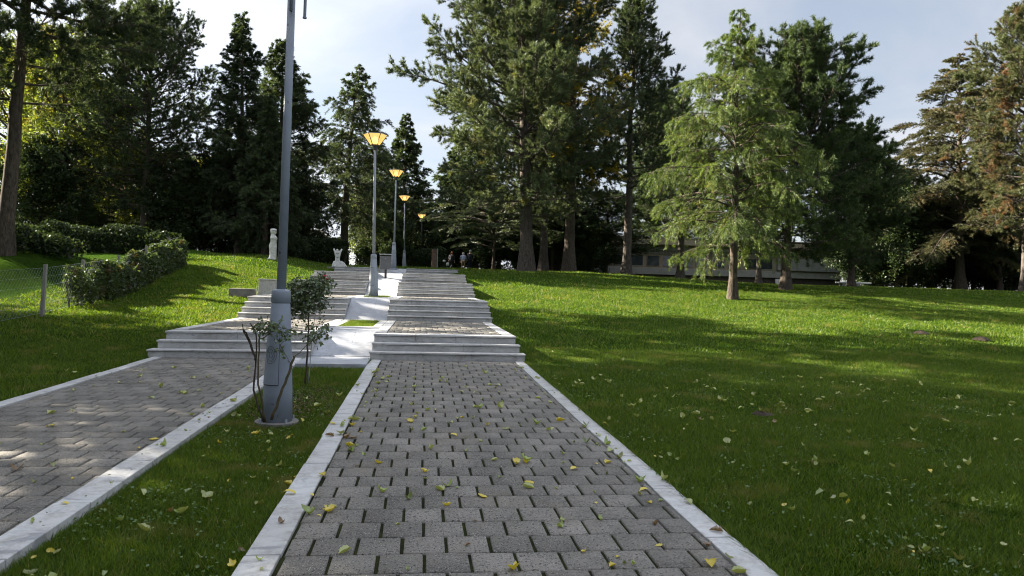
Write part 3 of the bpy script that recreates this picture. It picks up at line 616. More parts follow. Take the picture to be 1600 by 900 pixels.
# ------------------------------------------------------------------ leaf scatter helper, hedges, ivy fence
def leafmesh(name, P, Nn, size, mat, parent=None, r=rng, asp=.7):
    n = len(P); a = nrmz(np.cross(Nn, r.normal(0, 1, (n, 3)))); b = np.cross(Nn, a); L = (size * r.uniform(.6, 1.3, n))[:, None]; W = L * asp / 2
    V = np.stack([P - a * L / 2, P + b * W - a * L * .08, P + a * L / 2, P - b * W - a * L * .08], 1).reshape(-1, 3)
    return npmesh(name, V, np.arange(len(V)).reshape(-1, 4), mat, parent, tint=np.repeat(np.clip(r.normal(.45, .25, n), 0, 1), 4))
def hedge(label, cat, name, pts, wid, h, n, leafm, size=.10, lump=.12, seed=0, sink=.1, group=None, holes=0, gapbase=0, zf=None):
    """a hedge along a poly-line: dark inner stems and a skin of leaves"""
    r = np.random.default_rng(seed); pts = np.array(pts, float); seg = np.linalg.norm(np.diff(pts, axis=0), axis=1); cum = np.concatenate([[0], np.cumsum(seg)])
    c0 = pts.mean(0); t = empty(name, (c0[0], c0[1], float(lawn(c0[0], c0[1]))), label=label, cat=cat, group=group); o3 = np.array([c0[0], c0[1], t.location.z])
    s = r.uniform(0, cum[-1], n); cx = np.interp(s, cum, pts[:, 0]); cy = np.interp(s, cum, pts[:, 1])
    i = np.clip(np.searchsorted(cum, s) - 1, 0, len(seg) - 1); d = np.diff(pts, axis=0)[i] / seg[i][:, None]; nx, ny = -d[:, 1], d[:, 0]
    hh_ = h * (1 + lump * np.sin(s * 1.9 + seed) + lump * .7 * np.sin(s * 4.3))
    th = r.uniform(-.25, np.pi + .25, n)
    q = 1 + lump * np.sin(s * 3.1 + th * 2) + r.normal(0, .07, n)
    ox = np.sign(np.cos(th)) * np.abs(np.cos(th)) ** .5 * wid / 2 * q; oz = np.clip(np.sin(th), -.1, 1)
    oz = np.where(np.abs(np.cos(th)) > .45, r.uniform(gapbase, 1, n), np.abs(oz) ** .4)
    P = np.stack([cx + nx * ox, cy + ny * ox, lawn(cx, cy) + oz * hh_ * (q * .3 + .7)], 1)
    Nn = nrmz(np.stack([nx * np.cos(th), ny * np.cos(th), np.sin(th) * .8], 1) + r.normal(0, .55, (n, 3)))
    if holes: k = (np.sin(s * 2.3) * np.sin(P[:, 2] * 4 + s) < 1 - holes); P, Nn = P[k], Nn[k]
    leafmesh('foliage', P - o3, Nn, size, leafm, t, r)
    # inner stems
    m = MB(); k = int(cum[-1] / .5) + 2
    for j in range(k):
        u = cum[-1] * j / (k - 1); x = np.interp(u, cum, pts[:, 0]) + r.normal(0, .05); y = np.interp(u, cum, pts[:, 1]) + r.normal(0, .05); z = float(lawn(x, y))
        for q_ in range(3):
            a = r.uniform(0, 6.28); b = r.uniform(.1, .3) * wid
            m.tube([(x - o3[0], y - o3[1], z - .1 - o3[2]), (x + math.cos(a) * b * .5 - o3[0], y + math.sin(a) * b * .5 - o3[1], z + h * .5 - o3[2]), (x + math.cos(a) * b - o3[0], y + math.sin(a) * b - o3[1], z + h * .85 - o3[2])], [.02, .014, .006], 5)
    m.build('stems', M['bark'], t)
    # denser inner leaves so that the hedge is opaque
    n2 = n // 2; P2 = P[r.integers(0, len(P), n2)].copy(); s2 = r.uniform(.3, .85, n2)[:, None]
    cxy = np.stack([np.interp(r.uniform(0, cum[-1], n2), cum, pts[:, 0]), np.zeros(n2)], 1)
    P2[:, 2] -= r.uniform(.05, .35, n2) * h; j2 = r.normal(0, wid * .12, (n2, 2)); P2[:, :2] += j2
    leafmesh('inner_leaves', P2 - o3, nrmz(r.normal(0, 1, (n2, 3))), size * 1.3, leafm, t, r)
    return t
def fx(y): return -10.05 - (y - 20) * .074
FX = fx(20)
hedge('ivy and creeper smothering the wire fence on the left lawn', 'climbing plant', 'ivy', [(fx(y), y) for y in (24.0, 27, 30, 33.6)], .55, 1.08, 32000, FM['ivy'], .078, .14, 1, holes=.12, gapbase=.0)
hedge('low thicket of ivy thinning out over the wire fence beside the pale post', 'climbing plant', 'ivy', [(fx(21.8), 21.8), (fx(24), 24)], .35, 1.0, 3600, FM['ivy'], .075, .2, 2, holes=.35, gapbase=.35)
hedge('long creeper covered hedge running across above the left lawn', 'hedge', 'hedge', [(-12.6, 37), (-15.5, 38), (-22, 38.5), (-34, 38)], 1.4, 1.25, 46000, FM['shrub'], .11, .12, 3)
hedge('ivy covered bank planting below the long hedge at the left edge', 'hedge', 'hedge', [(-14.5, 31), (-17, 30), (-24, 29)], 2.6, .8, 24000, FM['shrub'], .11, .2, 4)
hedge('dark clipped hedge behind the carved stone figure, left of the near lit lamp', 'hedge', 'hedge', [(-14, 53), (-9, 52), (-5.6, 51)], 1.5, 1.75, 26000, FM['shrub'], .12, .04, 5)
hedge('dark clipped hedge behind the grey post box and the lit lamps', 'hedge', 'hedge', [(-6.2, 66), (-2, 66), (2.0, 66)], 1.4, 1.9, 16000, FM['shrub'], .13, .06, 6)
# wire fence
t = empty('wire_fence', (FX, 20, float(lawn(FX, 20))), label='wire mesh fence on grey concrete posts at the left of the lawn', cat='fence')
for k, y in enumerate([14.2, 17.1, 20.0, 22.6, 25.6, 28.6, 31.6]):
    m = MB(); z = float(lawn(fx(y), y)); zz = z - t.location.z; lx = .07 if y == 20.0 else .02; o_ = fx(y) - FX
    m.add([(o_ - .045, y - 20 - .045, zz - .2), (o_ + .045, y - 20 - .045, zz - .2), (o_ + .045, y - 20 + .045, zz - .2), (o_ - .045, y - 20 + .045, zz - .2), (o_ - .04 + lx, y - 20 - .04, zz + 1.4), (o_ + .04 + lx, y - 20 - .04, zz + 1.4), (o_ + .04 + lx, y - 20 + .04, zz + 1.4), (o_ - .04 + lx, y - 20 + .04, zz + 1.4)],
          [(0, 3, 2, 1), (4, 5, 6, 7), (0, 1, 5, 4), (1, 2, 6, 5), (2, 3, 7, 6), (3, 0, 4, 7)]); m.build('post', M['concrete'], t, bevel=.008)
m = MB()
def fp(y, h_): return (fx(y) - FX, y - 20, float(lawn(fx(y), y)) - t.location.z + h_)
for hgt in np.linspace(.1, 1.3, 6): m.tube([fp(y, hgt) for y in np.linspace(13, 33.5, 40)], .0035, 3)
for y in np.arange(13, 26, .16):
    for sg in (-1, 1): m.tube([fp(y, .1), fp(y + sg * 1.2, 1.3)], .0020, 3)
m.build('wire_mesh', M['pole2'], t)

# ------------------------------------------------------------------ lamps
def glow(name, c, s):
    m, nt = base_mat(name); e = nt.nodes.new('ShaderNodeEmission'); e.inputs[0].default_value = (*c, 1); e.inputs[1].default_value = s
    o = nt.nodes.new('ShaderNodeOutputMaterial'); nt.links.new(e.outputs[0], o.inputs[0]); return m
def amber():
    m, nt = base_mat('lit amber panel'); L = nt.links.new
    tc = nt.nodes.new('ShaderNodeTexCoord'); n = noise(nt, 5, 4, .6, tc.outputs['Object']); r = ramp(nt, [(.3, (1.0, .62, .18)), (.7, (1.0, .78, .36))]); L(n.outputs[0], r.inputs[0])
    e = nt.nodes.new('ShaderNodeEmission'); L(r.outputs[0], e.inputs[0]); e.inputs[1].default_value = .17
    p = nt.nodes.new('ShaderNodeBsdfPrincipled'); p.inputs['Base Color'].default_value = (.40, .28, .08, 1); p.inputs['Roughness'].default_value = .3
    t = nt.nodes.new('ShaderNodeBsdfTransparent'); t.inputs[0].default_value = (1, .8, .45, 1)
    a = nt.nodes.new('ShaderNodeAddShader'); L(e.outputs[0], a.inputs[0]); L(p.outputs[0], a.inputs[1])
    x = nt.nodes.new('ShaderNodeMixShader'); x.inputs[0].default_value = .45; L(a.outputs[0], x.inputs[1]); L(t.outputs[0], x.inputs[2])
    o = nt.nodes.new('ShaderNodeOutputMaterial'); L(x.outputs[0], o.inputs[0]); return m
M['amber'] = amber(); M['bulb'] = glow('bulb', (1, .80, .45), 1.6)
def lamp(loc, label, paint, H=5.15, lean=0, detail=False, group='lamp posts in a row along the ramp', lit=True):
    t = empty('street_lamp', loc, label=label, cat='street lamp', group=group)
    t.rotation_euler = (0, lean, 0)
    m = MB(); m.loft([(-.05, 0, 0, .24, .24), (.035, 0, 0, .24, .24), (.036, 0, 0, .235, .235)], 28); m.build('base_plate', M['stone'] if detail else paint, t, bevel=.008)
    m = MB(); secs = [(.02, 0, 0, .170, .170), (.4, 0, 0, .158, .158), (.9, 0, 0, .132, .132), (1.36, 0, 0, .104, .104), (1.365, 0, 0, .100, .100), (1.375, 0, 0, .100, .100), (1.378, 0, 0, .106, .106), (1.50, 0, 0, .104, .104), (1.515, 0, 0, .098, .098), (1.53, 0, 0, .056, .056)]
    m.loft(secs, 32); b = m.build('base_column', paint, t, smooth=False)
    for p in b.data.polygons: p.use_smooth = len(p.vertices) == 4 and abs(p.normal.z) < .3
    # service door, facing the camera side left
    m = MB(); th0, th1 = R_(203), R_(281); k = 8
    def shell(za, zb, off):
        vs = []; 
        for j in range(k + 1):
            th = th0 + (th1 - th0) * j / k
            for z in (za, zb):
                rr = np.interp(z, [.02, .4, .9, 1.36], [.170, .158, .132, .104]) + off
                vs.append((rr * math.cos(th), rr * math.sin(th), z))
        m.add(vs, [(2 * j, 2 * j + 2, 2 * j + 3, 2 * j + 1) for j in range(k)])
        for j0 in (0, k):      # side walls
            th = th0 + (th1 - th0) * j0 / k; q = []
            for z in (za, zb):
                rr = np.interp(z, [.02, .4, .9, 1.36], [.170, .158, .132, .104])
                q += [(rr * math.cos(th), rr * math.sin(th), z), ((rr + off) * math.cos(th), (rr + off) * math.sin(th), z)]
            m.add(q, [(0, 1, 3, 2)])
    shell(.46, 1.05, .008); m.build('service_door', paint, t)
    th0, th1 = R_(201.5), R_(283); m = MB(); shell(.448, 1.062, .003); m.build('door_gap', M['darkmetal'], t)
    m = MB(); m.tube([(0, 0, 1.5), (0, 0, H)], [.052, .042], 20); p = m.build('pole', paint, t, smooth=True)
    if detail:
        # scratched swirl on the door
        m = MB(); pts = []
        for j in range(60):
            a = j * .33; q = .012 + .0011 * j; th = R_(243) + q * math.cos(a) / .15; z = .80 + q * 1.5 * math.sin(a) * (1 if j % 17 else 1.15); rr = np.interp(z, [.4, .9, 1.36], [.158, .132, .104]) + .0085
            pts.append((rr * math.cos(th), rr * math.sin(th), z))
        m.tube(pts, .0024, 4); m.build('scratched_drawing', M['darkmetal'], t)
        for a in (40, 130, 220, 310):
            m = MB(); x, y = .205 * math.cos(R_(a)), .205 * math.sin(R_(a)); m.tube([(x, y, .02), (x, y, .075)], .014, 6); m.build('bolt', M['pole2'], t)
        # hanging banner bracket near the top
        m = MB(); m.tube([(.012, -.075, 4.670), (.012, -.075, 5.270)], .017, 10); m.tube([(.012, -.075, 4.680), (.012, -.04, 4.680)], .010, 6); m.build('conduit', paint, t, smooth=True)
        m = MB(); m.tube([(.04, 0, 5.200), (.10, -.01, 5.180), (.145, -.01, 5.120), (.16, -.01, 5.040), (.19, -.01, 4.980)], [.045, .04, .028, .024, .022], 8); m.tube([(.19, -.01, 4.990), (.205, -.01, 5.040), (.19, -.01, 5.120), (.15, -.01, 5.200)], .014, 8); m.build('bracket', M['darkmetal'], t, smooth=True)
        m = MB(); m.tube([(.155, -.02, 4.615), (.155, -.02, 4.630), (.155, -.02, 4.632), (.155, -.02, 4.940), (.158, -.02, 5.320)], [.023, .023, .017, .017, .019], 10); m.build('hanging_rod', paint, t)
    # lamp head: six flared amber panels between dark ribs
    z0 = H + .16; z1 = z0 + .34; ra, rb = .155, .405; nn = 6
    m = MB(); m.loft([(H - .02, 0, 0, .055, .055), (H, 0, 0, .075, .075), (H + .10, 0, 0, .085, .085), (H + .15, 0, 0, .15, .15), (z0, 0, 0, ra, ra)], 18); m.build('neck', M['darkmetal'], t)
    hd = MB(); hd.loft([(z1 + .0, 0, 0, rb + .012, rb + .012), (z1 + .018, 0, 0, rb + .012, rb + .012), (z1 + .045, 0, 0, rb * .5, rb * .5)], 6); hd.build('lid', M['darkmetal'] if 0 else M['pole2'], t)
    for k in range(nn):
        a0, a1 = 2 * math.pi * k / nn + .06, 2 * math.pi * (k + 1) / nn - .06
        m = MB(); m.add([(ra * math.cos(a0), ra * math.sin(a0), z0), (ra * math.cos(a1), ra * math.sin(a1), z0), (rb * math.cos(a1), rb * math.sin(a1), z1), (rb * math.cos(a0), rb * math.sin(a0), z1)], [(0, 1, 2, 3)])
        o = m.build('glass_panel', M['amber'], t); md = o.modifiers.new('s', 'SOLIDIFY'); md.thickness = .006
        a = 2 * math.pi * k / nn; m = MB(); m.tube([((ra + .004) * math.cos(a), (ra + .004) * math.sin(a), z0 - .01), ((rb + .004) * math.cos(a), (rb + .004) * math.sin(a), z1 + .005)], .012, 5); m.build('rib', M['darkmetal'], t)
    m = MB(); m.loft([(z0 + .02, 0, 0, .05, .05), (z0 + .07, 0, 0, .085, .085), (z0 + .18, 0, 0, .10, .10), (z0 + .26, 0, 0, .07, .07), (z0 + .29, 0, 0, .02, .02)], 16); m.build('bulb', M['bulb'], t, smooth=True)
    return t
lamp((-1.61, 8.2, pz(8.2) - .04), 'nearest lamp post, grey blue with a wide tapered foot and rose stems at its base', M['pole'], detail=True, lean=R_(.5))
lamp((-1.70, 24.6, 1.02), 'second lamp post on the stairs with the largest lit amber head', M['pole2'], lean=R_(-.8))
lamp((xat(614, 40.7), 40.7, 2.42), 'third lamp post with a lit amber head, beside the dark box on a post', M['pole2'], lean=R_(.2))
lamp((xat(631, 53.5), 53.5, 2.60), 'fourth lamp post with a small lit head against the dark trees', M['pole2'], lean=R_(-1.2))
lamp((xat(658, 70), 70, 2.9), 'farthest lamp post, tiny lit head above the walkers path', M['darkmetal'], lean=R_(-1.2))

# ------------------------------------------------------------------ box on post, pillar, signs, walls
X = xat(602, 33.5); zb = 1.80
t = empty('litter_bin', (X, 33.5, zb), label='dark grey square litter box on a short post on the ramp', cat='litter bin')
m = MB(); m.box(-.05, .05, -.05, .05, -.1, .45); m.build('post', M['darkmetal'], t, bevel=.004)
m = MB(); m.box(-.27, .24, -.16, .16, .42, 1.05); m.build('box', M['bin'], t, bevel=.015)
m = MB(); m.box(-.30, .27, -.19, .19, 1.12, 1.15); m.build('rain_cover', M['pole2'], t, bevel=.006)
for sx in (-.24, .21):
    m = MB(); m.box(sx - .012, sx + .012, -.012, .012, 1.05, 1.12); m.build('bracket', M['darkmetal'], t)
m = MB(); m.tube([(-.02, -.16, .93), (-.02, -.168, .93)], .02, 8); m.build('lock', M['pole2'], t)
wood = surf('weathered timber', (.10, .065, .045), (.20, .14, .10), 5, .9, .5)
X = xat(678, 55); t = empty('timber_pillar', (X, 55, 2.62), label='brown timber pillar with a pale metal edge, left of the walkers', cat='pillar')
m = MB(); m.box(-.23, .17, -.15, .15, -.1, 1.75); m.build('shaft', wood, t, bevel=.02)
m = MB(); m.box(.172, .25, -.15, .15, -.1, 1.8); m.build('metal_edge', M['pole2'], t, bevel=.005)
X = xat(693, 57); t = empty('garden_light', (X, 57, 2.64), label='thin post with a small pale round head beside the leftmost walker', cat='garden light')
m = MB(); m.tube([(0, 0, -.1), (0, 0, .85)], .022, 8); m.build('post', M['darkmetal'], t)
m = MB(); m.loft([(.82, 0, 0, .03, .03), (.86, 0, 0, .11, .11), (.95, 0, 0, .12, .12), (1.0, 0, 0, .05, .05)], 12); m.build('head', M['statue'], t, smooth=True)
# marble block and dark retaining wall left of the stairs
PX = xat(421, 26.6)
t = empty('marble_plinth', (PX, 26.6, float(lawn(PX, 26.6))), label='white marble block standing left of the third flight of the left stairs', cat='plinth')
m = MB(); m.add([(-.38, -.25, -.4), (.38, -.25, -.4), (.38, .25, -.4), (-.38, .25, -.4), (-.32, -.23, .62), (.34, -.23, .62), (.34, .23, .62), (-.32, .23, .62)], [(0, 3, 2, 1), (4, 5, 6, 7), (0, 1, 5, 4), (1, 2, 6, 5), (2, 3, 7, 6), (3, 0, 4, 7)])
m.build('body', M['marble'], t, bevel=.01); m = MB(); m.box(-.35, .37, -.26, .26, .622, .66); m.build('cap', M['marble'], t, bevel=.008)
t = MB(); t.box(PX - 1.3, PX - .42, 26.1, 26.5, .6, float(lawn(-6.3, 26.3)) + .30); o = t.build('low_wall', M['stone'], bevel=.02); tag(o, 'low dark stone wall set in the grass left of the white marble block', 'low wall')

# ------------------------------------------------------------------ statues
X = xat(425, 42); t = empty('statue', (X, 42, float(lawn(X, 42)) - .03), .0, label='tall white stone figure of a standing woman on the left lawn', cat='statue')
m = MB(); m.loft([(0, -.09, 0, .30, .22), (.06, -.07, 0, .27, .2), (.14, -.01, 0, .21, .18), (.3, .01, 0, .19, .17), (.55, 0, 0, .20, .17), (.8, -.01, 0, .215, .18), (.92, 0, 0, .20, .17), (1.05, .02, 0, .165, .15), (1.18, .035, -.02, .18, .16), (1.27, .045, -.04, .20, .18), (1.36, .02, -.01, .17, .15), (1.45, -.01, 0, .13, .13), (1.50, -.01, 0, .12, .12)], 24, 2.4)
m.build('body', M['statue'], t, smooth=True)
m = MB(); m.loft([(1.49, 0, 0, .12, .12), (1.54, .01, -.01, .15, .14), (1.62, .02, -.01, .175, .15), (1.72, .01, 0, .18, .155), (1.79, 0, 0, .165, .14), (1.82, 0, 0, .10, .08)], 20, 2.8); h_ = m.build('head', M['statue'], t, smooth=True)
m = MB(); m.box(-.02, .215, -.165, -.05, 1.665, 1.70); m.build('brow_groove', M['darkmetal'], h_)
for sx in (-.05, .07):
    m = MB(); m.loft([(1.19, sx, -.14, .03, .03), (1.23, sx, -.17, .06, .05), (1.28, sx, -.165, .055, .05), (1.32, sx, -.13, .03, .03)], 12); m.build('breast', M['statue'], t, smooth=True)
X = xat(528, 44.5); t = empty('carved_sculpture', (X, 44.5, 2.50), label='grey white carved stone figure with raised arms on a sloping rock at the stair top', cat='sculpture')
m = MB(); m.add([(-.42, -.25, -.05), (.62, -.25, -.05), (.62, .25, -.05), (-.42, .25, -.05), (-.30, -.2, .38), (.22, -.22, .40), (.20, .2, .40), (-.28, .2, .38), (.36, -.2, .28), (.36, .2, .28)],
    [(0, 3, 2, 1), (4, 5, 6, 7), (0, 1, 8, 5, 4), (5, 8, 9, 6), (8, 1, 2, 9), (2, 3, 7, 6, 9), (3, 0, 4, 7)]); m.build('rock_base', M['statue'], t, bevel=.03)
m = MB(); m.loft([(.36, -.06, 0, .17, .12), (.50, -.07, 0, .14, .11), (.66, -.06, 0, .15, .12), (.82, -.07, 0, .19, .12), (.97, -.06, 0, .22, .12), (1.04, -.06, 0, .19, .10)], 16, 2.6); f_ = m.build('figure', M['statue'], t, smooth=True)
for sx in (-1, 1):
    m = MB(); m.tube([(-.06 + sx * .10, -.02, .93), (-.06 + sx * .2, -.02, 1.02), (-.06 + sx * .24, -.01, 1.16)], [.07, .06, .045], 8); m.build('arm', M['statue'], f_, smooth=True)
m = MB(); m.loft([(.98, -.08, -.08, .03, .02), (1.02, -.08, -.08, .06, .06), (1.10, -.08, -.08, .065, .065), (1.14, -.08, -.07, .03, .03)], 12); m.build('head', M['statue'], f_, smooth=True)
for z in (.62, .86):
    m = MB(); m.tube([(-.16, -.13, z + .02), (-.07, -.145, z - .02), (.03, -.13, z + .03)], .012, 5); m.build('carved_line', M['darkmetal'], f_)

# ------------------------------------------------------------------ buildings
cream = surf('cream render', (.22, .18, .13), (.28, .23, .17), 2, .9, .2); grey = surf('grey panel', (.16, .16, .155), (.22, .22, .21), 2, .8, .2, spots=[((.1, .1, .09), 3, .62, .1)])
whit = surf('off white band', (.19, .185, .17), (.25, .245, .23), 2, .85, .2, spots=[((.25, .22, .18), 2, .6, .2)]); dark = surf('dark plinth', (.045, .038, .032), (.075, .06, .05), 2, .9, .2); glass = surf('dark glass', (.02, .025, .03), (.04, .045, .05), 2, .08, 0, spec=.6)
tile = surf('red roof tile', (.14, .06, .035), (.24, .11, .07), 6, .9, .5)
Yb = 72
def bx(u0, u1, v0, v1, Y, y0, y1, mat, name, par, O):
    xa, xb = xat(u0, Y), xat(u1, Y); zc = zat((u0 + u1) / 2, v0, (xa + xb) / 2, Y); zd = zat((u0 + u1) / 2, v1, (xa + xb) / 2, Y)
    m = MB(); m.box(xa - O.x, xb - O.x, Y + y0 - O.y, Y + y1 - O.y, zd - O.z, zc - O.z); return m.build(name, mat, par, bevel=.02)
XA, XB = xat(845, Yb), xat(1312, Yb); O = Vector(((XA + XB) / 2, Yb, 2.2)); W2 = (XB - XA) / 2
t = empty('low_building', O, label='long low flat-roofed cream building behind the trees on the right', cat='building')
def lb(x0, x1, y0, y1, z0, z1, mat, name, par=None): m = MB(); m.box(x0, x1, y0, y1, z0, z1); return m.build(name, mat, par or t, bevel=.02)
lb(-W2, W2, .0, 9, -.6, 4.3, cream, 'wall'); lb(-W2 - .4, W2 + .2, -.9, 9.4, 4.3, 5.0, cream, 'roof'); lb(-W2 - .45, W2 + .25, -.95, 9.45, 5.003, 5.10, whit, 'roof_edge')
lb(-W2, W2, -.06, -.003, -.6, 1.15, dark, 'plinth'); lb(-W2, W2, -.30, -.063, 1.15, 1.85, whit, 'white_band')
lb(-W2, W2 - 7.2, -.25, -.003, 3.75, 4.1, whit, 'parapet_band')
m = MB(); 
for k in range(120):
    x = -W2 + .1 + k * (2 * W2 - 8) / 120; m.box(x, x + .05, -.22, -.16, 3.25, 3.75)
    if k % 2: m.box(x - .12, x + .17, -.24, -.165, 3.46, 3.52)
m.build('lattice', whit, t)
nwin = 14
for k in range(nwin):
    x0 = -W2 + .4 + k * (2 * W2 - 8) / nwin; x1 = x0 + (2 * W2 - 8) / nwin - .35
    f_ = lb(x0, x1, -.05, -.004, 2.0, 3.2, whit if k % 3 else cream, 'window'); g = MB(); g.box(x0 + .08, x1 - .08, -.065, -.052, 2.08, 3.12); g.build('pane', glass, f_)
for k in range(4):
    x0 = W2 - 7.1 + k * 1.75; lb(x0, x0 + 1.7, -.5, -.31, 1.95, 3.3, grey, 'grey_panel')
lb(W2 - 7.5, W2 - 7.2, -.4, -.01, 2.0, 3.3, whit, 'white_pillar')
t2 = empty('air_conditioner', (xat(1213, Yb), Yb - .75, 2.9), label='white air conditioner unit with a round black fan on the low building wall', cat='air conditioner')
m = MB(); m.box(-.46, .46, -.18, .18, -.32, .32); m.build('casing', surf('white casing', (.6, .6, .58), (.7, .7, .68), 2, .5, .05), t2, bevel=.02)
m = MB(); m.tube([(.0, -.182, 0), (.0, -.2, 0)], .25, 20); f_ = m.build('fan_grille', M['darkmetal'], t2); m = MB(); m.tube([(.0, -.201, 0), (.0, -.215, 0)], .09, 12); m.build('hub', M['pole2'], f_)
for sx in (-.3, .3):
    m = MB(); m.box(sx - .02, sx + .02, -.15, .5, -.36, -.322); m.build('bracket', M['darkmetal'], t2)
# cream house far left, pavilion roof
X = xat(128, 68); O = Vector((X, 68, float(lawn(X, 68)))); t = empty('house', O, label='cream house with tiled roof glimpsed between trunks above the left hedge', cat='house')
lb(-3.2, 3.6, 0, 6, -.5, 5.4, surf('yellow cream render', (.42, .30, .18), (.5, .37, .23), 2, .9, .2), 'wall', t)
m = MB(); m.add([(-3.9, -.8, 5.3), (4.3, -.8, 5.3), (4.3, 6.8, 5.3), (-3.9, 6.8, 5.3), (-2, 3, 7.2), (2.4, 3, 7.2)], [(0, 3, 2, 1), (0, 1, 5, 4), (1, 2, 5), (2, 3, 4, 5), (3, 0, 4)]); m.build('roof', tile, t)
for x0 in (-2.2, 1.4):
    f_ = lb(x0, x0 + 1.0, -.06, -.004, 2.2, 3.8, whit, 'window', t); m = MB(); m.box(x0 + .08, x0 + .92, -.075, -.062, 2.28, 3.72); m.build('pane', glass, f_)
m = MB()
for k in range(2): m.tube([(-2 + 0, -2, .9 + k * .35), (4.5, -2, .7 + k * .35)], .04, 6)
for k in range(4): m.tube([(-2 + k * 2.1, -2, -.3), (-2 + k * 2.1, -2, 1.4)], .05, 6)
o = m.build('wooden_railing', M['bark']); o.location = O + Vector((0, -3, 3.2)); tag(o, 'dark wooden railing in front of the cream house', 'railing')
X = xat(493, 66); O = Vector((X, 66, float(lawn(X, 66)))); t = empty('pavilion', O, label='small pavilion with a pale panelled roof seen above the dark hedge', cat='pavilion')
m = MB(); m.add([(-1.1, -.8, 2.6), (1.3, -.8, 2.5), (1.3, 1.2, 2.5), (-1.1, 1.2, 2.6), (-.6, .2, 3.35), (.4, .2, 3.35)], [(0, 3, 2, 1), (0, 1, 5, 4), (1, 2, 5), (2, 3, 4, 5), (3, 0, 4)]); m.build('roof', surf('pale roof', (.42, .41, .34), (.5, .48, .40), 6, .7, .3), t)
for sx, sy in ((-.8, -.5), (.9, -.5), (-.8, .9), (.9, .9)):
    m = MB(); m.tube([(sx, sy, -.2), (sx, sy, 2.6)], .06, 8); m.build('post', whit, t)
# white bench at the right
X = xat(1333, 50); t = empty('stone_bench', (X, 50, float(lawn(X, 50))), label='low white stone bench slab on the far right lawn', cat='bench')
m = MB(); m.box(-1.35, 1.35, -.25, .25, .26, .38); m.build('seat', M['statue'], t, bevel=.02)
for sx in (-.9, .3):
    m = MB(); m.box(sx - .15, sx + .15, -.2, .2, -.1, .258); m.build('leg', M['concrete'], t)

# ------------------------------------------------------------------ roses
def polytube(m, pts, r0, r1, n=6): m.tube(pts, [r0 + (r1 - r0) * i / (len(pts) - 1) for i in range(len(pts))], n)
def rose(name, label, cat, loc, stems, clouds, leafsize, flowers, dens):
    r = np.random.default_rng(int(abs(loc[1]) * 10)); t = empty(name, loc, label=label, cat=cat)
    for s_ in stems:
        m = MB(); P = [Vector(p) for p in s_[0]]
        sm = []
        for a, b in zip(P[:-1], P[1:]):
            for k in range(4): sm.append(a.lerp(b, k / 4) + Vector(r.normal(0, .004, 3)))
        sm.append(P[-1]); polytube(m, sm, s_[1], s_[2]); 
        for k in range(0, len(sm) - 1, 2):
            d = Vector(r.normal(0, 1, 3)).normalized() * (s_[1] + .012); m.tube([sm[k], sm[k] + d], [.003, .0005], 4)
        m.build('stem', s_[3], t, smooth=True)
    PP, NN = [], []; m = MB()
    for (c, rad, k) in clouds:
        for j in range(k):      # sprays: little twig with five to seven leaves
            d = nrmz(r.normal(0, 1, 3)); base = np.array(c) + d * np.array(rad) * r.uniform(.1, .9) ** .6; tip = base + nrmz(d + r.normal(0, .6, 3)) * r.uniform(.06, .13)
            m.tube([tuple(base), tuple((base + tip) / 2 + r.normal(0, .006, 3)), tuple(tip)], [.003, .002, .001], 3)
            nl = r.integers(4, 8); PP.append(base + (tip - base) * np.linspace(.2, 1.1, nl)[:, None] + r.normal(0, .016, (nl, 3))); NN.append(nrmz(r.normal(0, .8, (nl, 3)) + np.array([0, 0, .5])))
    m.build('twigs', M['bark'], t); leafmesh('leaves', np.concatenate(PP), np.concatenate(NN), leafsize, FM['rose'], t, r)
    for f in flowers:
        m = MB()
        for k in range(3):
            q = .012 + .009 * k; m.loft([(f[2] - .014, f[0], f[1], q * .5, q * .5), (f[2], f[0], f[1], q, q), (f[2] + .016 - .005 * k, f[0], f[1], q * .9, q * .9), (f[2] + .008, f[0], f[1], q * .6, q * .6)], 9)
        m.build('flower', surf('rose petals', (.35, .015, .05), (.5, .03, .09), 20, .6, .2), t)
B = M['bark']; Gs = surf('green brown stem', (.05, .045, .022), (.10, .08, .045), 12, .8, .4)
def P1(u, v, Y):      # offset from the near lamp rose foot
    X = xat(u, Y); return (X - XR, Y - 7.95, zat(u, v, X, Y) - ZR)
XR = xat(425, 7.95); ZR = pz(7.95) - .05
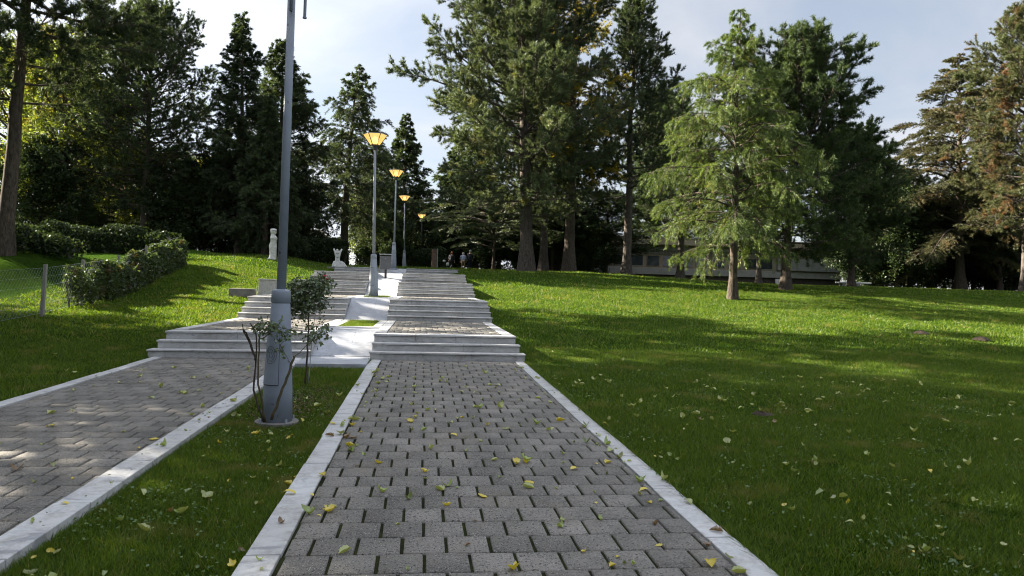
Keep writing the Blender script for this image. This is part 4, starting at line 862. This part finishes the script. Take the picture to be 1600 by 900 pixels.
rose('rose_bush', 'nearly bare rose bush with thorny stems and a few leaves around the nearest lamp foot', 'rose bush', (XR, 7.95, ZR), [
    ([P1(418, 660, 7.95), P1(400, 610, 7.9), P1(404, 560, 7.85), P1(402, 520, 7.85), P1(392, 505, 7.85)], .012, .006, B),
    ([P1(420, 660, 7.9), P1(407, 600, 7.8), P1(408, 530, 7.8), P1(409, 503, 7.8)], .012, .006, Gs),
    ([P1(402, 560, 7.85), P1(388, 530, 7.85), P1(380, 506, 7.85)], .009, .005, B),
    ([P1(402, 562, 7.82), P1(395, 540, 7.8), P1(386, 520, 7.8), P1(381, 515, 7.8)], .010, .009, B),
    ([P1(430, 656, 7.88), P1(443, 615, 7.85), P1(455, 582, 7.85), P1(463, 556, 7.85)], .017, .014, Gs),
    ([P1(462, 560, 7.85), P1(478, 543, 7.85), P1(494, 528, 7.85), P1(505, 520, 7.85)], .005, .003, Gs),
    ([P1(412, 530, 7.8), P1(430, 512, 7.8), P1(460, 515, 7.8), P1(500, 522, 7.8)], .004, .002, B),
    ([P1(436, 530, 7.8), P1(448, 552, 7.82), P1(462, 575, 7.85)], .003, .002, B),
    ([P1(409, 515, 7.8), P1(400, 512, 7.75), P1(372, 515, 7.8)], .004, .002, B),
    ], [(P1(432, 516, 7.78), (.12, .06, .05), 26), (P1(412, 508, 7.8), (.09, .06, .05), 15), (P1(455, 522, 7.8), (.10, .05, .05), 9), (P1(493, 520, 7.85), (.13, .06, .09), 16), (P1(440, 540, 7.75), (.05, .05, .04), 4)], .045, [], 1)
ZR2 = pz(11.1) - .05; XR2 = xat(482, 11.1)
def P2(u, v, Y): X = xat(u, Y); return (X - XR2, Y - 11.1, zat(u, v, X, Y) - ZR2)
rose('standard_rose', 'small standard rose tree with a leafy ball crown and red bloom behind the nearest lamp', 'rose tree', (XR2, 11.1, ZR2), [
    ([P2(481, 600, 11.1), P2(483, 560, 11.1), P2(484, 520, 11.08), P2(482, 480, 11.1), P2(480, 462, 11.1)], .017, .010, B),
    ([P2(482, 470, 11.1), P2(470, 455, 11.1), P2(462, 445, 11.1)], .009, .004, B), ([P2(482, 470, 11.1), P2(492, 452, 11.2), P2(500, 440, 11.2)], .009, .004, B),
    ([P2(482, 466, 11.1), P2(481, 450, 11.0), P2(480, 436, 11.0)], .008, .004, B),
    ([P2(486, 598, 11.15), P2(489, 540, 11.15), P2(492, 500, 11.2), P2(497, 474, 11.2)], .007, .004, M['pole2']),
    ], [(P2(478, 462, 11.1), (.38, .30, .26), 430), (P2(462, 470, 11.1), (.22, .2, .26), 120), (P2(500, 445, 11.1), (.2, .2, .14), 80), (P2(470, 488, 11.1), (.14, .12, .14), 36), (P2(503, 515, 11.1), (.14, .12, .12), 26), (P2(492, 528, 11.1), (.10, .1, .06), 10)], .05, [P2(512, 436, 11.0), P2(507, 431, 11.05)], 1)

r = np.random.default_rng(9); n = 26000
X = np.concatenate([r.uniform(-2.5, -1.05, 7000), r.uniform(2.02, 9, n - 7000)]); Y = np.concatenate([r.uniform(3, 11, 7000), 3 + 11 * r.uniform(0, 1, n - 7000) ** 1.2]); pm = np.sin(X * 3.1 + 1) * np.sin(Y * 2.7) + r.normal(0, .4, n) > .25; X, Y = X[pm], Y[pm]
o = leafmesh('clover', np.stack([X, Y, turf_z(X, Y) + r.uniform(.015, .045, len(X))], 1), nrmz(r.normal(0, .45, (len(X), 3)) + np.array([0, 0, 1])), .024, foliage('clover leaves', (.04, .085, .015), (.12, .19, .035), None, 0, .3, 1, .04), None, r, .9); tag(o, 'patches of small round clover leaves growing in the grass near the paths', 'clover', kind='stuff')
r = np.random.default_rng(19); n = 2600; X = -1.62 + r.normal(0, .30, n); Y = 9.4 + r.normal(0, .95, n); k = (X > -2.24) & (X < -1.02) & ((X + 1.6) ** 2 + (Y - 8.2) ** 2 > .05); X, Y = X[k], Y[k]
o = leafmesh('mulch', np.stack([X, Y, pz(Y) - .035 + r.uniform(0, .02, len(X))], 1), nrmz(r.normal(0, .35, (len(X), 3)) + np.array([0, 0, 1])), .04, foliage('dry litter', (.05, .035, .02), (.16, .11, .06), None, 0, .1, 1, .02), None, r, .35); tag(o, 'brown dry litter and mulch in the grass strip around the roses', 'mulch', kind='stuff')
# ------------------------------------------------------------------ molehills and bare soil
soil = surf('dark soil', (.018, .013, .009), (.05, .035, .024), 14, 1, 1, 60)
for k, ((mx_, my_), lb_) in enumerate(zip(MH, ('left one of the two small molehills on the sunlit lawn', 'right one of the two small molehills on the sunlit lawn', 'low dark bare molehill in the shaded lawn right of the path'))):
    r = np.random.default_rng(k); m = MB(); n = 22; R0 = .26 if k < 2 else .15; H0 = .10 if k < 2 else .03
    rings = [(1, -.02), (.8, .25), (.55, .7), (.3, .9), (.1, 1)]; vs = []
    for q, h_ in rings:
        for j in range(n): a = 6.283 * j / n; rr = R0 * q * (1 + r.normal(0, .1)); vs.append((rr * math.cos(a), rr * math.sin(a), h_ * H0 + r.normal(0, .008)))
    m.add(vs, [(i * n + j, i * n + (j + 1) % n, (i + 1) * n + (j + 1) % n, (i + 1) * n + j) for i in range(4) for j in range(n)] + [tuple(range(4 * n, 5 * n))])
    o = m.build('molehill', soil, smooth=True); o.location = (mx_, my_, float(lawn(mx_, my_)) + (.02 if k < 2 else .005)); tag(o, lb_, 'molehill')

# ------------------------------------------------------------------ fallen leaves
def leaf_mat(nm, a, b): 
    return foliage(nm, a, b, tuple(x * .45 for x in a), .05, .25, 30, .08)
LM = [leaf_mat('yellow leaf', (.50, .40, .03), (.62, .50, .05)), leaf_mat('pale leaf', (.26, .29, .08), (.36, .39, .13)), leaf_mat('green leaf', (.20, .26, .06), (.30, .36, .09)), leaf_mat('olive leaf', (.12, .15, .03), (.2, .21, .05)), leaf_mat('brown leaf', (.12, .07, .03), (.22, .14, .06))]
def leaf_shape(r, sz, fold, curl, ser=0):
    """ovate leaf with a folded midrib, wavy edge and a stalk"""
    n = 9; s_ = np.linspace(0, 1, n); w = np.sin(np.pi * s_ ** .75) ** .9 * .30 * sz * (1 + ser * r.normal(0, .10, n)); w[-1] = .002; w[0] = .003
    y = (s_ - .5) * sz; bz = curl * sz * (s_ - .5) ** 2 * 2
    V = []
    for i in range(n):
        wz = fold * w[i] + r.normal(0, .02) * sz
        V += [(-w[i], y[i], bz[i] + wz), (0, y[i], bz[i]), (w[i], y[i], bz[i] + fold * w[i] + r.normal(0, .02) * sz)]
    Fc = [(3 * i + j, 3 * i + j + 1, 3 * i + j + 4, 3 * i + j + 3) for i in range(n - 1) for j in range(2)]
    k = len(V); V += [(0.0015, y[0], bz[0]), (-.0015, y[0], bz[0]), (-.001, y[0] - .35 * sz, bz[0] + .05 * sz), (.001, y[0] - .35 * sz, bz[0] + .05 * sz)]; Fc.append((k, k + 1, k + 2, k + 3))
    V = np.array(V); V[:, 2] -= V[:, 2].min(); return V, np.array(Fc)
r = np.random.default_rng(77); protos = []
for mi in range(5):
    for sh_ in range(4):
        V, Fc = leaf_shape(r, 1.0, r.uniform(.1, 1.2), r.uniform(-.4, 1.6), 1.6)
        me_o = npmesh('fallen_leaf', V, Fc, LM[mi], tint=np.full(len(V), r.uniform(0, 1)), smooth=True); protos.append(me_o.data); bpy.data.objects.remove(me_o)
def zone(X, Y):
    if -.79 < X < 1.89: return 0, pz(Y) + .003
    if 1.89 <= X < 2.08 or -.99 < X <= -.79: return 1, pz(Y) + .012
    if -2.26 <= X <= -.99: return 2, pz(Y) - .045 + .03
    if -2.5 < X < -2.26: return 3, pz(Y) + .034
    if -4.88 < X <= -2.5: return 4, pz(Y) + .003
    if -5.05 < X <= -4.88: return 3, pz(Y) + .024
    return (5 if X > 0 else 6), float(lawn(X, Y)) + .035
ZL = ['fallen autumn leaf on the grey block paving of the right path', 'fallen leaf on a white marble kerb of the right path', 'fallen leaf in the narrow grass strip between the two paths', 'fallen leaf on a white kerb of the left path', 'fallen leaf on the block paving of the left path', 'fallen pale leaf in the grass of the right lawn', 'fallen leaf in the grass of the left lawn']
cand = []; LC = ['bright yellow', 'pale yellow-green', 'light green', 'dull olive', 'brown']
def spread(n, x0, x1, y0, y1, p=1.0):
    for _ in range(n):
        Y = y0 + (y1 - y0) * r.uniform() ** p; X = r.uniform(x0, x1)
        if X > Y * .93 + .3 or X < -Y * .62 - .3: continue
        cand.append((X, Y))
spread(125, -.8, 1.9, 3.7, 13.5, 1.15); spread(25, -.8, -.6, 3.7, 13.5); spread(22, 1.7, 1.9, 3.7, 13.5); spread(14, 1.9, 2.07, 3.7, 12); spread(12, -.98, -.8, 3.7, 11); spread(62, -2.25, -1.0, 3.6, 10, 1.3); spread(240, 2.1, 9, 3.5, 12, 1.0); spread(50, -4.9, -2.5, 5, 13, 1); spread(25, 2, 12, 10, 18); spread(12, -10, -5.2, 9, 16); spread(10, -2.5, -2.27, 4, 10)
for cx_, cy_ in [(r.uniform(-.7, 8), r.uniform(3.8, 9)) for _ in range(16)]:      # a few leaves lying together
    for _ in range(r.integers(2, 5)):
        X_, Y_ = cx_ + r.normal(0, .07), cy_ + r.normal(0, .07)
        if X_ < Y_ * .93: cand.append((X_, Y_))
cand.sort(key=lambda c: math.hypot(*c))
rest_V, rest_F, nv = [], [], 0
for i, (X, Y) in enumerate(cand):
    zi, z = zone(X, Y); mi = r.choice(5, p=[.20, .30, .28, .15, .07] if zi != 5 else [.12, .50, .24, .09, .05]); me = protos[mi * 4 + r.integers(0, 4)]; sz = (.032 + .085 * r.uniform() ** 1.6) * (.88 if zi == 5 else 1)
    rot = (r.normal(0, .4 if zi in (2, 5, 6) else .12), r.normal(0, .45 if zi in (2, 5, 6) else .12), r.uniform(0, 6.28))
    if i < 300:
        o = bpy.data.objects.new('fallen_leaf', me); LINK(o); o.location = (X, Y, z); o.rotation_euler = rot; o.scale = (sz * r.uniform(.8, 1.2), sz, sz); tag(o, ZL[zi].replace('fallen', LC[mi] + ' fallen', 1).replace(' pale', '').replace(' autumn', ''), 'fallen leaf', LC[mi] + ' fallen leaves')
    else:
        V = np.empty(len(me.vertices) * 3); me.vertices.foreach_get('co', V); V = V.reshape(-1, 3) * sz * 1.1; a = rot[2]
        V = np.stack([V[:, 0] * math.cos(a) - V[:, 1] * math.sin(a) + X, V[:, 0] * math.sin(a) + V[:, 1] * math.cos(a) + Y, V[:, 2] + z], 1)
        rest_F.append(np.array([tuple(p.vertices) for p in me.polygons]) + nv); rest_V.append(V); nv += len(V)
o = npmesh('leaf_litter', np.concatenate(rest_V), np.concatenate(rest_F), LM[1], tint=np.repeat(r.uniform(0, 1, len(rest_V)), [len(v) for v in rest_V]), smooth=True); tag(o, 'small pale fallen leaves scattered farther off over paths and lawn', 'fallen leaves', kind='stuff')

# ------------------------------------------------------------------ people
def skinned(name, J, E, mat, parent, root=0, sub=1):
    bm = bmesh.new(); lay = bm.verts.layers.skin.verify(); vs = []
    for i, (x, y, z, rr) in enumerate(J):
        v = bm.verts.new((x, y, z)); q = rr if hasattr(rr, '__len__') else (rr, rr); v[lay].radius = q; v[lay].use_root = (i == root); vs.append(v)
    for a, b in E: bm.edges.new((vs[a], vs[b]))
    me = bpy.data.meshes.new(name); bm.to_mesh(me); bm.free(); me.materials.append(mat); o = bpy.data.objects.new(name, me); LINK(o); o.parent = parent
    md = o.modifiers.new('skin', 'SKIN'); md.use_smooth_shade = True; sb = o.modifiers.new('sub', 'SUBSURF'); sb.levels = sub; sb.render_levels = sub
    return o
def person(loc, rz, label, bend, skin, hair, top, low, shoes, shorts=False, bag=None, h=1.68, group=None):
    k = h / 1.68; t = empty('person', loc, rz, label=label, cat='person', group=group)
    def S(z, x=0, y=0):        # above the hips the trunk bends forward by `bend`
        if z > .92: dz = z - .92; return (x * k, (y + math.sin(bend) * dz) * k, (.92 + math.cos(bend) * dz - 0) * k)
        return (x * k, y * k, z * k)
    J = [(*S(.92), .13), (*S(1.12), .12), (*S(1.34), .135), (*S(1.46), .055), (*S(1.52, 0, .01), .055), (*S(1.60, 0, .02), .095), (*S(1.68, 0, .01), .075)]; E = [(0, 1), (1, 2), (2, 3), (3, 4), (4, 5), (5, 6)]
    for sx in (-1, 1):
        st = .12 * sx; n = len(J); J += [(*S(.86, sx * .10, 0), .088), (*S(.48, sx * .11, .03 + st * .6), .058), (*S(.10, sx * .11, st), .038), (*S(.03, sx * .12, st + .12), .035)]; E += [(0, n), (n, n + 1), (n + 1, n + 2), (n + 2, n + 3)]
        n = len(J); J += [(*S(1.38, sx * .19, 0), .055), (*S(1.10, sx * .25, .03), .042), (S(.9, sx * .26)[0], S(1.0)[1] + .14 * k, .88 * k, .03), (S(.9, sx * .26)[0], S(1.0)[1] + .17 * k, .80 * k, (.038, .02))]; E += [(2, n), (n, n + 1), (n + 1, n + 2), (n + 2, n + 3)]
        w_ = Vector(J[n + 3][:3])
        for f in range(5):
            a = len(J); dx = (f - 1.5) * .018 * k if f < 4 else -sx * .03 * k; ln = [.07, .08, .075, .06, .05][f] * k
            J += [(w_.x + dx, w_.y + (.01 if f < 4 else .03) * k, w_.z - .03 * k, .009), (w_.x + dx * 1.1, w_.y + .025 * k, w_.z - ln - .02 * k, .007)]; E += [(n + 3, a), (a, a + 1)]
    skinned('body', J, E, skin, t)
    # hair cap
    m = MB(); c = S(1.63, 0, -.0); m.loft([(c[2] - .10, c[0], c[1] - .03, .07, .06), (c[2] - .03, c[0], c[1] - .02, .105, .10), (c[2] + .05, c[0], c[1] - .01, .108, .112), (c[2] + .12, c[0], c[1], .07, .08), (c[2] + .145, c[0], c[1], .02, .03)], 14); m.build('hair', hair, t, smooth=True)
    # face: nose and eyes on the head
    for nm, dx, dz, s_ in (('nose', 0, -.02, .016), ('eye', -.033, .01, .010), ('eye', .033, .01, .010)):
        m = MB(); q = S(1.60, dx, .115); m.loft([(q[2] + dz - s_, q[0], q[1], s_ * .5, s_ * .5), (q[2] + dz, q[0], q[1], s_, s_), (q[2] + dz + s_, q[0], q[1], s_ * .5, s_ * .5)], 6); m.build(nm, skin if nm == 'nose' else M['darkmetal'], t)
    J = [(*S(.84), (.19, .17)), (*S(.98), (.20, .18)), (*S(1.16), (.19, .17)), (*S(1.36), (.19, .17)), (*S(1.45), .09)]; E = [(0, 1), (1, 2), (2, 3), (3, 4)]
    for sx in (-1, 1): n = len(J); J += [(*S(1.38, sx * .19, 0), .075), (*S(1.11, sx * .25, .03), .06), (S(.9, sx * .26)[0], S(1.0)[1] + .12 * k, .93 * k, .045)]; E += [(3, n), (n, n + 1), (n + 1, n + 2)]
    skinned('top', J, E, top, t)
    J = [(*S(.94), (.155, .13))]; E = []
    for sx in (-1, 1):
        st = .12 * sx; n = len(J); J += [(*S(.84, sx * .10, 0), .105), (*S(.50 if not shorts else .58, sx * .11, .03 + st * .6), .078)]; E += [(0, n), (n, n + 1)]
        if not shorts: J.append((*S(.12, sx * .11, st), .058)); E.append((n + 1, n + 2))
    skinned('shorts' if shorts else 'trousers', J, E, low, t)
    for sx in (-1, 1):
        m = MB(); y = .12 * sx; m.loft([(0, sx * .12, y + .05, .048, .135), (.05, sx * .12, y + .04, .048, .125), (.09, sx * .115, y, .045, .07)], 12); o = m.build('shoe', shoes, t, smooth=True)
    if bag:
        b = empty('handbag', (0, 0, 0), label=bag, cat='bag'); b.location = Vector(loc) + Matrix.Rotation(rz, 3, 'Z') @ Vector((-.30 * k, S(1.0)[1] + .1, .42 * k)); b.rotation_euler = (0, 0, rz)
        m = MB(); m.loft([(0, 0, 0, .17, .07), (.18, 0, 0, .18, .07), (.30, 0, 0, .13, .05)], 14, 3); m.build('pouch', surf('white bag', (.6, .6, .6), (.7, .7, .7), 4, .6, .1), b, smooth=True)
        m = MB(); m.tube([(-.10, 0, .28), (-.06, 0, .40), (0.06, 0, .40), (.10, 0, .28)], .010, 5); m.build('handle', M['darkmetal'], b)
    return t
skin = surf('skin', (.45, .27, .19), (.52, .33, .24), 8, .6, .05); blk = surf('black cloth', (.012, .012, .018), (.02, .02, .028), 12, .9, .2); navy = surf('navy cloth', (.012, .014, .03), (.022, .025, .05), 12, .9, .2)
blue = surf('pale blue cloth', (.22, .26, .38), (.30, .34, .46), 12, .9, .2); beige = surf('beige cloth', (.38, .27, .20), (.46, .34, .26), 12, .9, .2); red = surf('auburn hair', (.20, .06, .025), (.3, .09, .04), 20, .6, .2); gr = surf('grey hair', (.25, .25, .26), (.38, .38, .4), 20, .6, .2); dk = surf('dark hair', (.02, .015, .012), (.04, .03, .02), 20, .6, .2)
YP = 62
def pl(u, v): X = xat(u, YP); return (X, YP, zat(u, v, X, YP))
PG = None
person(pl(704, 423), R_(-12), 'person with auburn hair in black clothes leaning forward with a white bag', R_(22), skin, red, blk, blk, M['statue'], bag='white handbag held by the auburn-haired person in black')
person(pl(722.5, 423), R_(-4), 'person in a pale blue top and beige shorts bending forward in the middle', R_(34), skin, gr, blue, beige, M['statue'], shorts=True)
person(pl(733.5, 420), R_(6), 'person in dark navy clothes standing rightmost of the three walkers', R_(4), skin, gr, navy, navy, blk, h=1.6)
m = MB(); 
X0, Y0p, Z0p = pl(721, 423)
o = quadslab('plaza', [(-5.6, 41.9, 2.478), (1.9, 41.9, 2.478), (6.5, 66, float(pl(722, 422)[2]) - .02), (-2.5, 66, float(pl(722, 422)[2]) - .02)], .3, M['concrete']); tag(o, kind='structure')
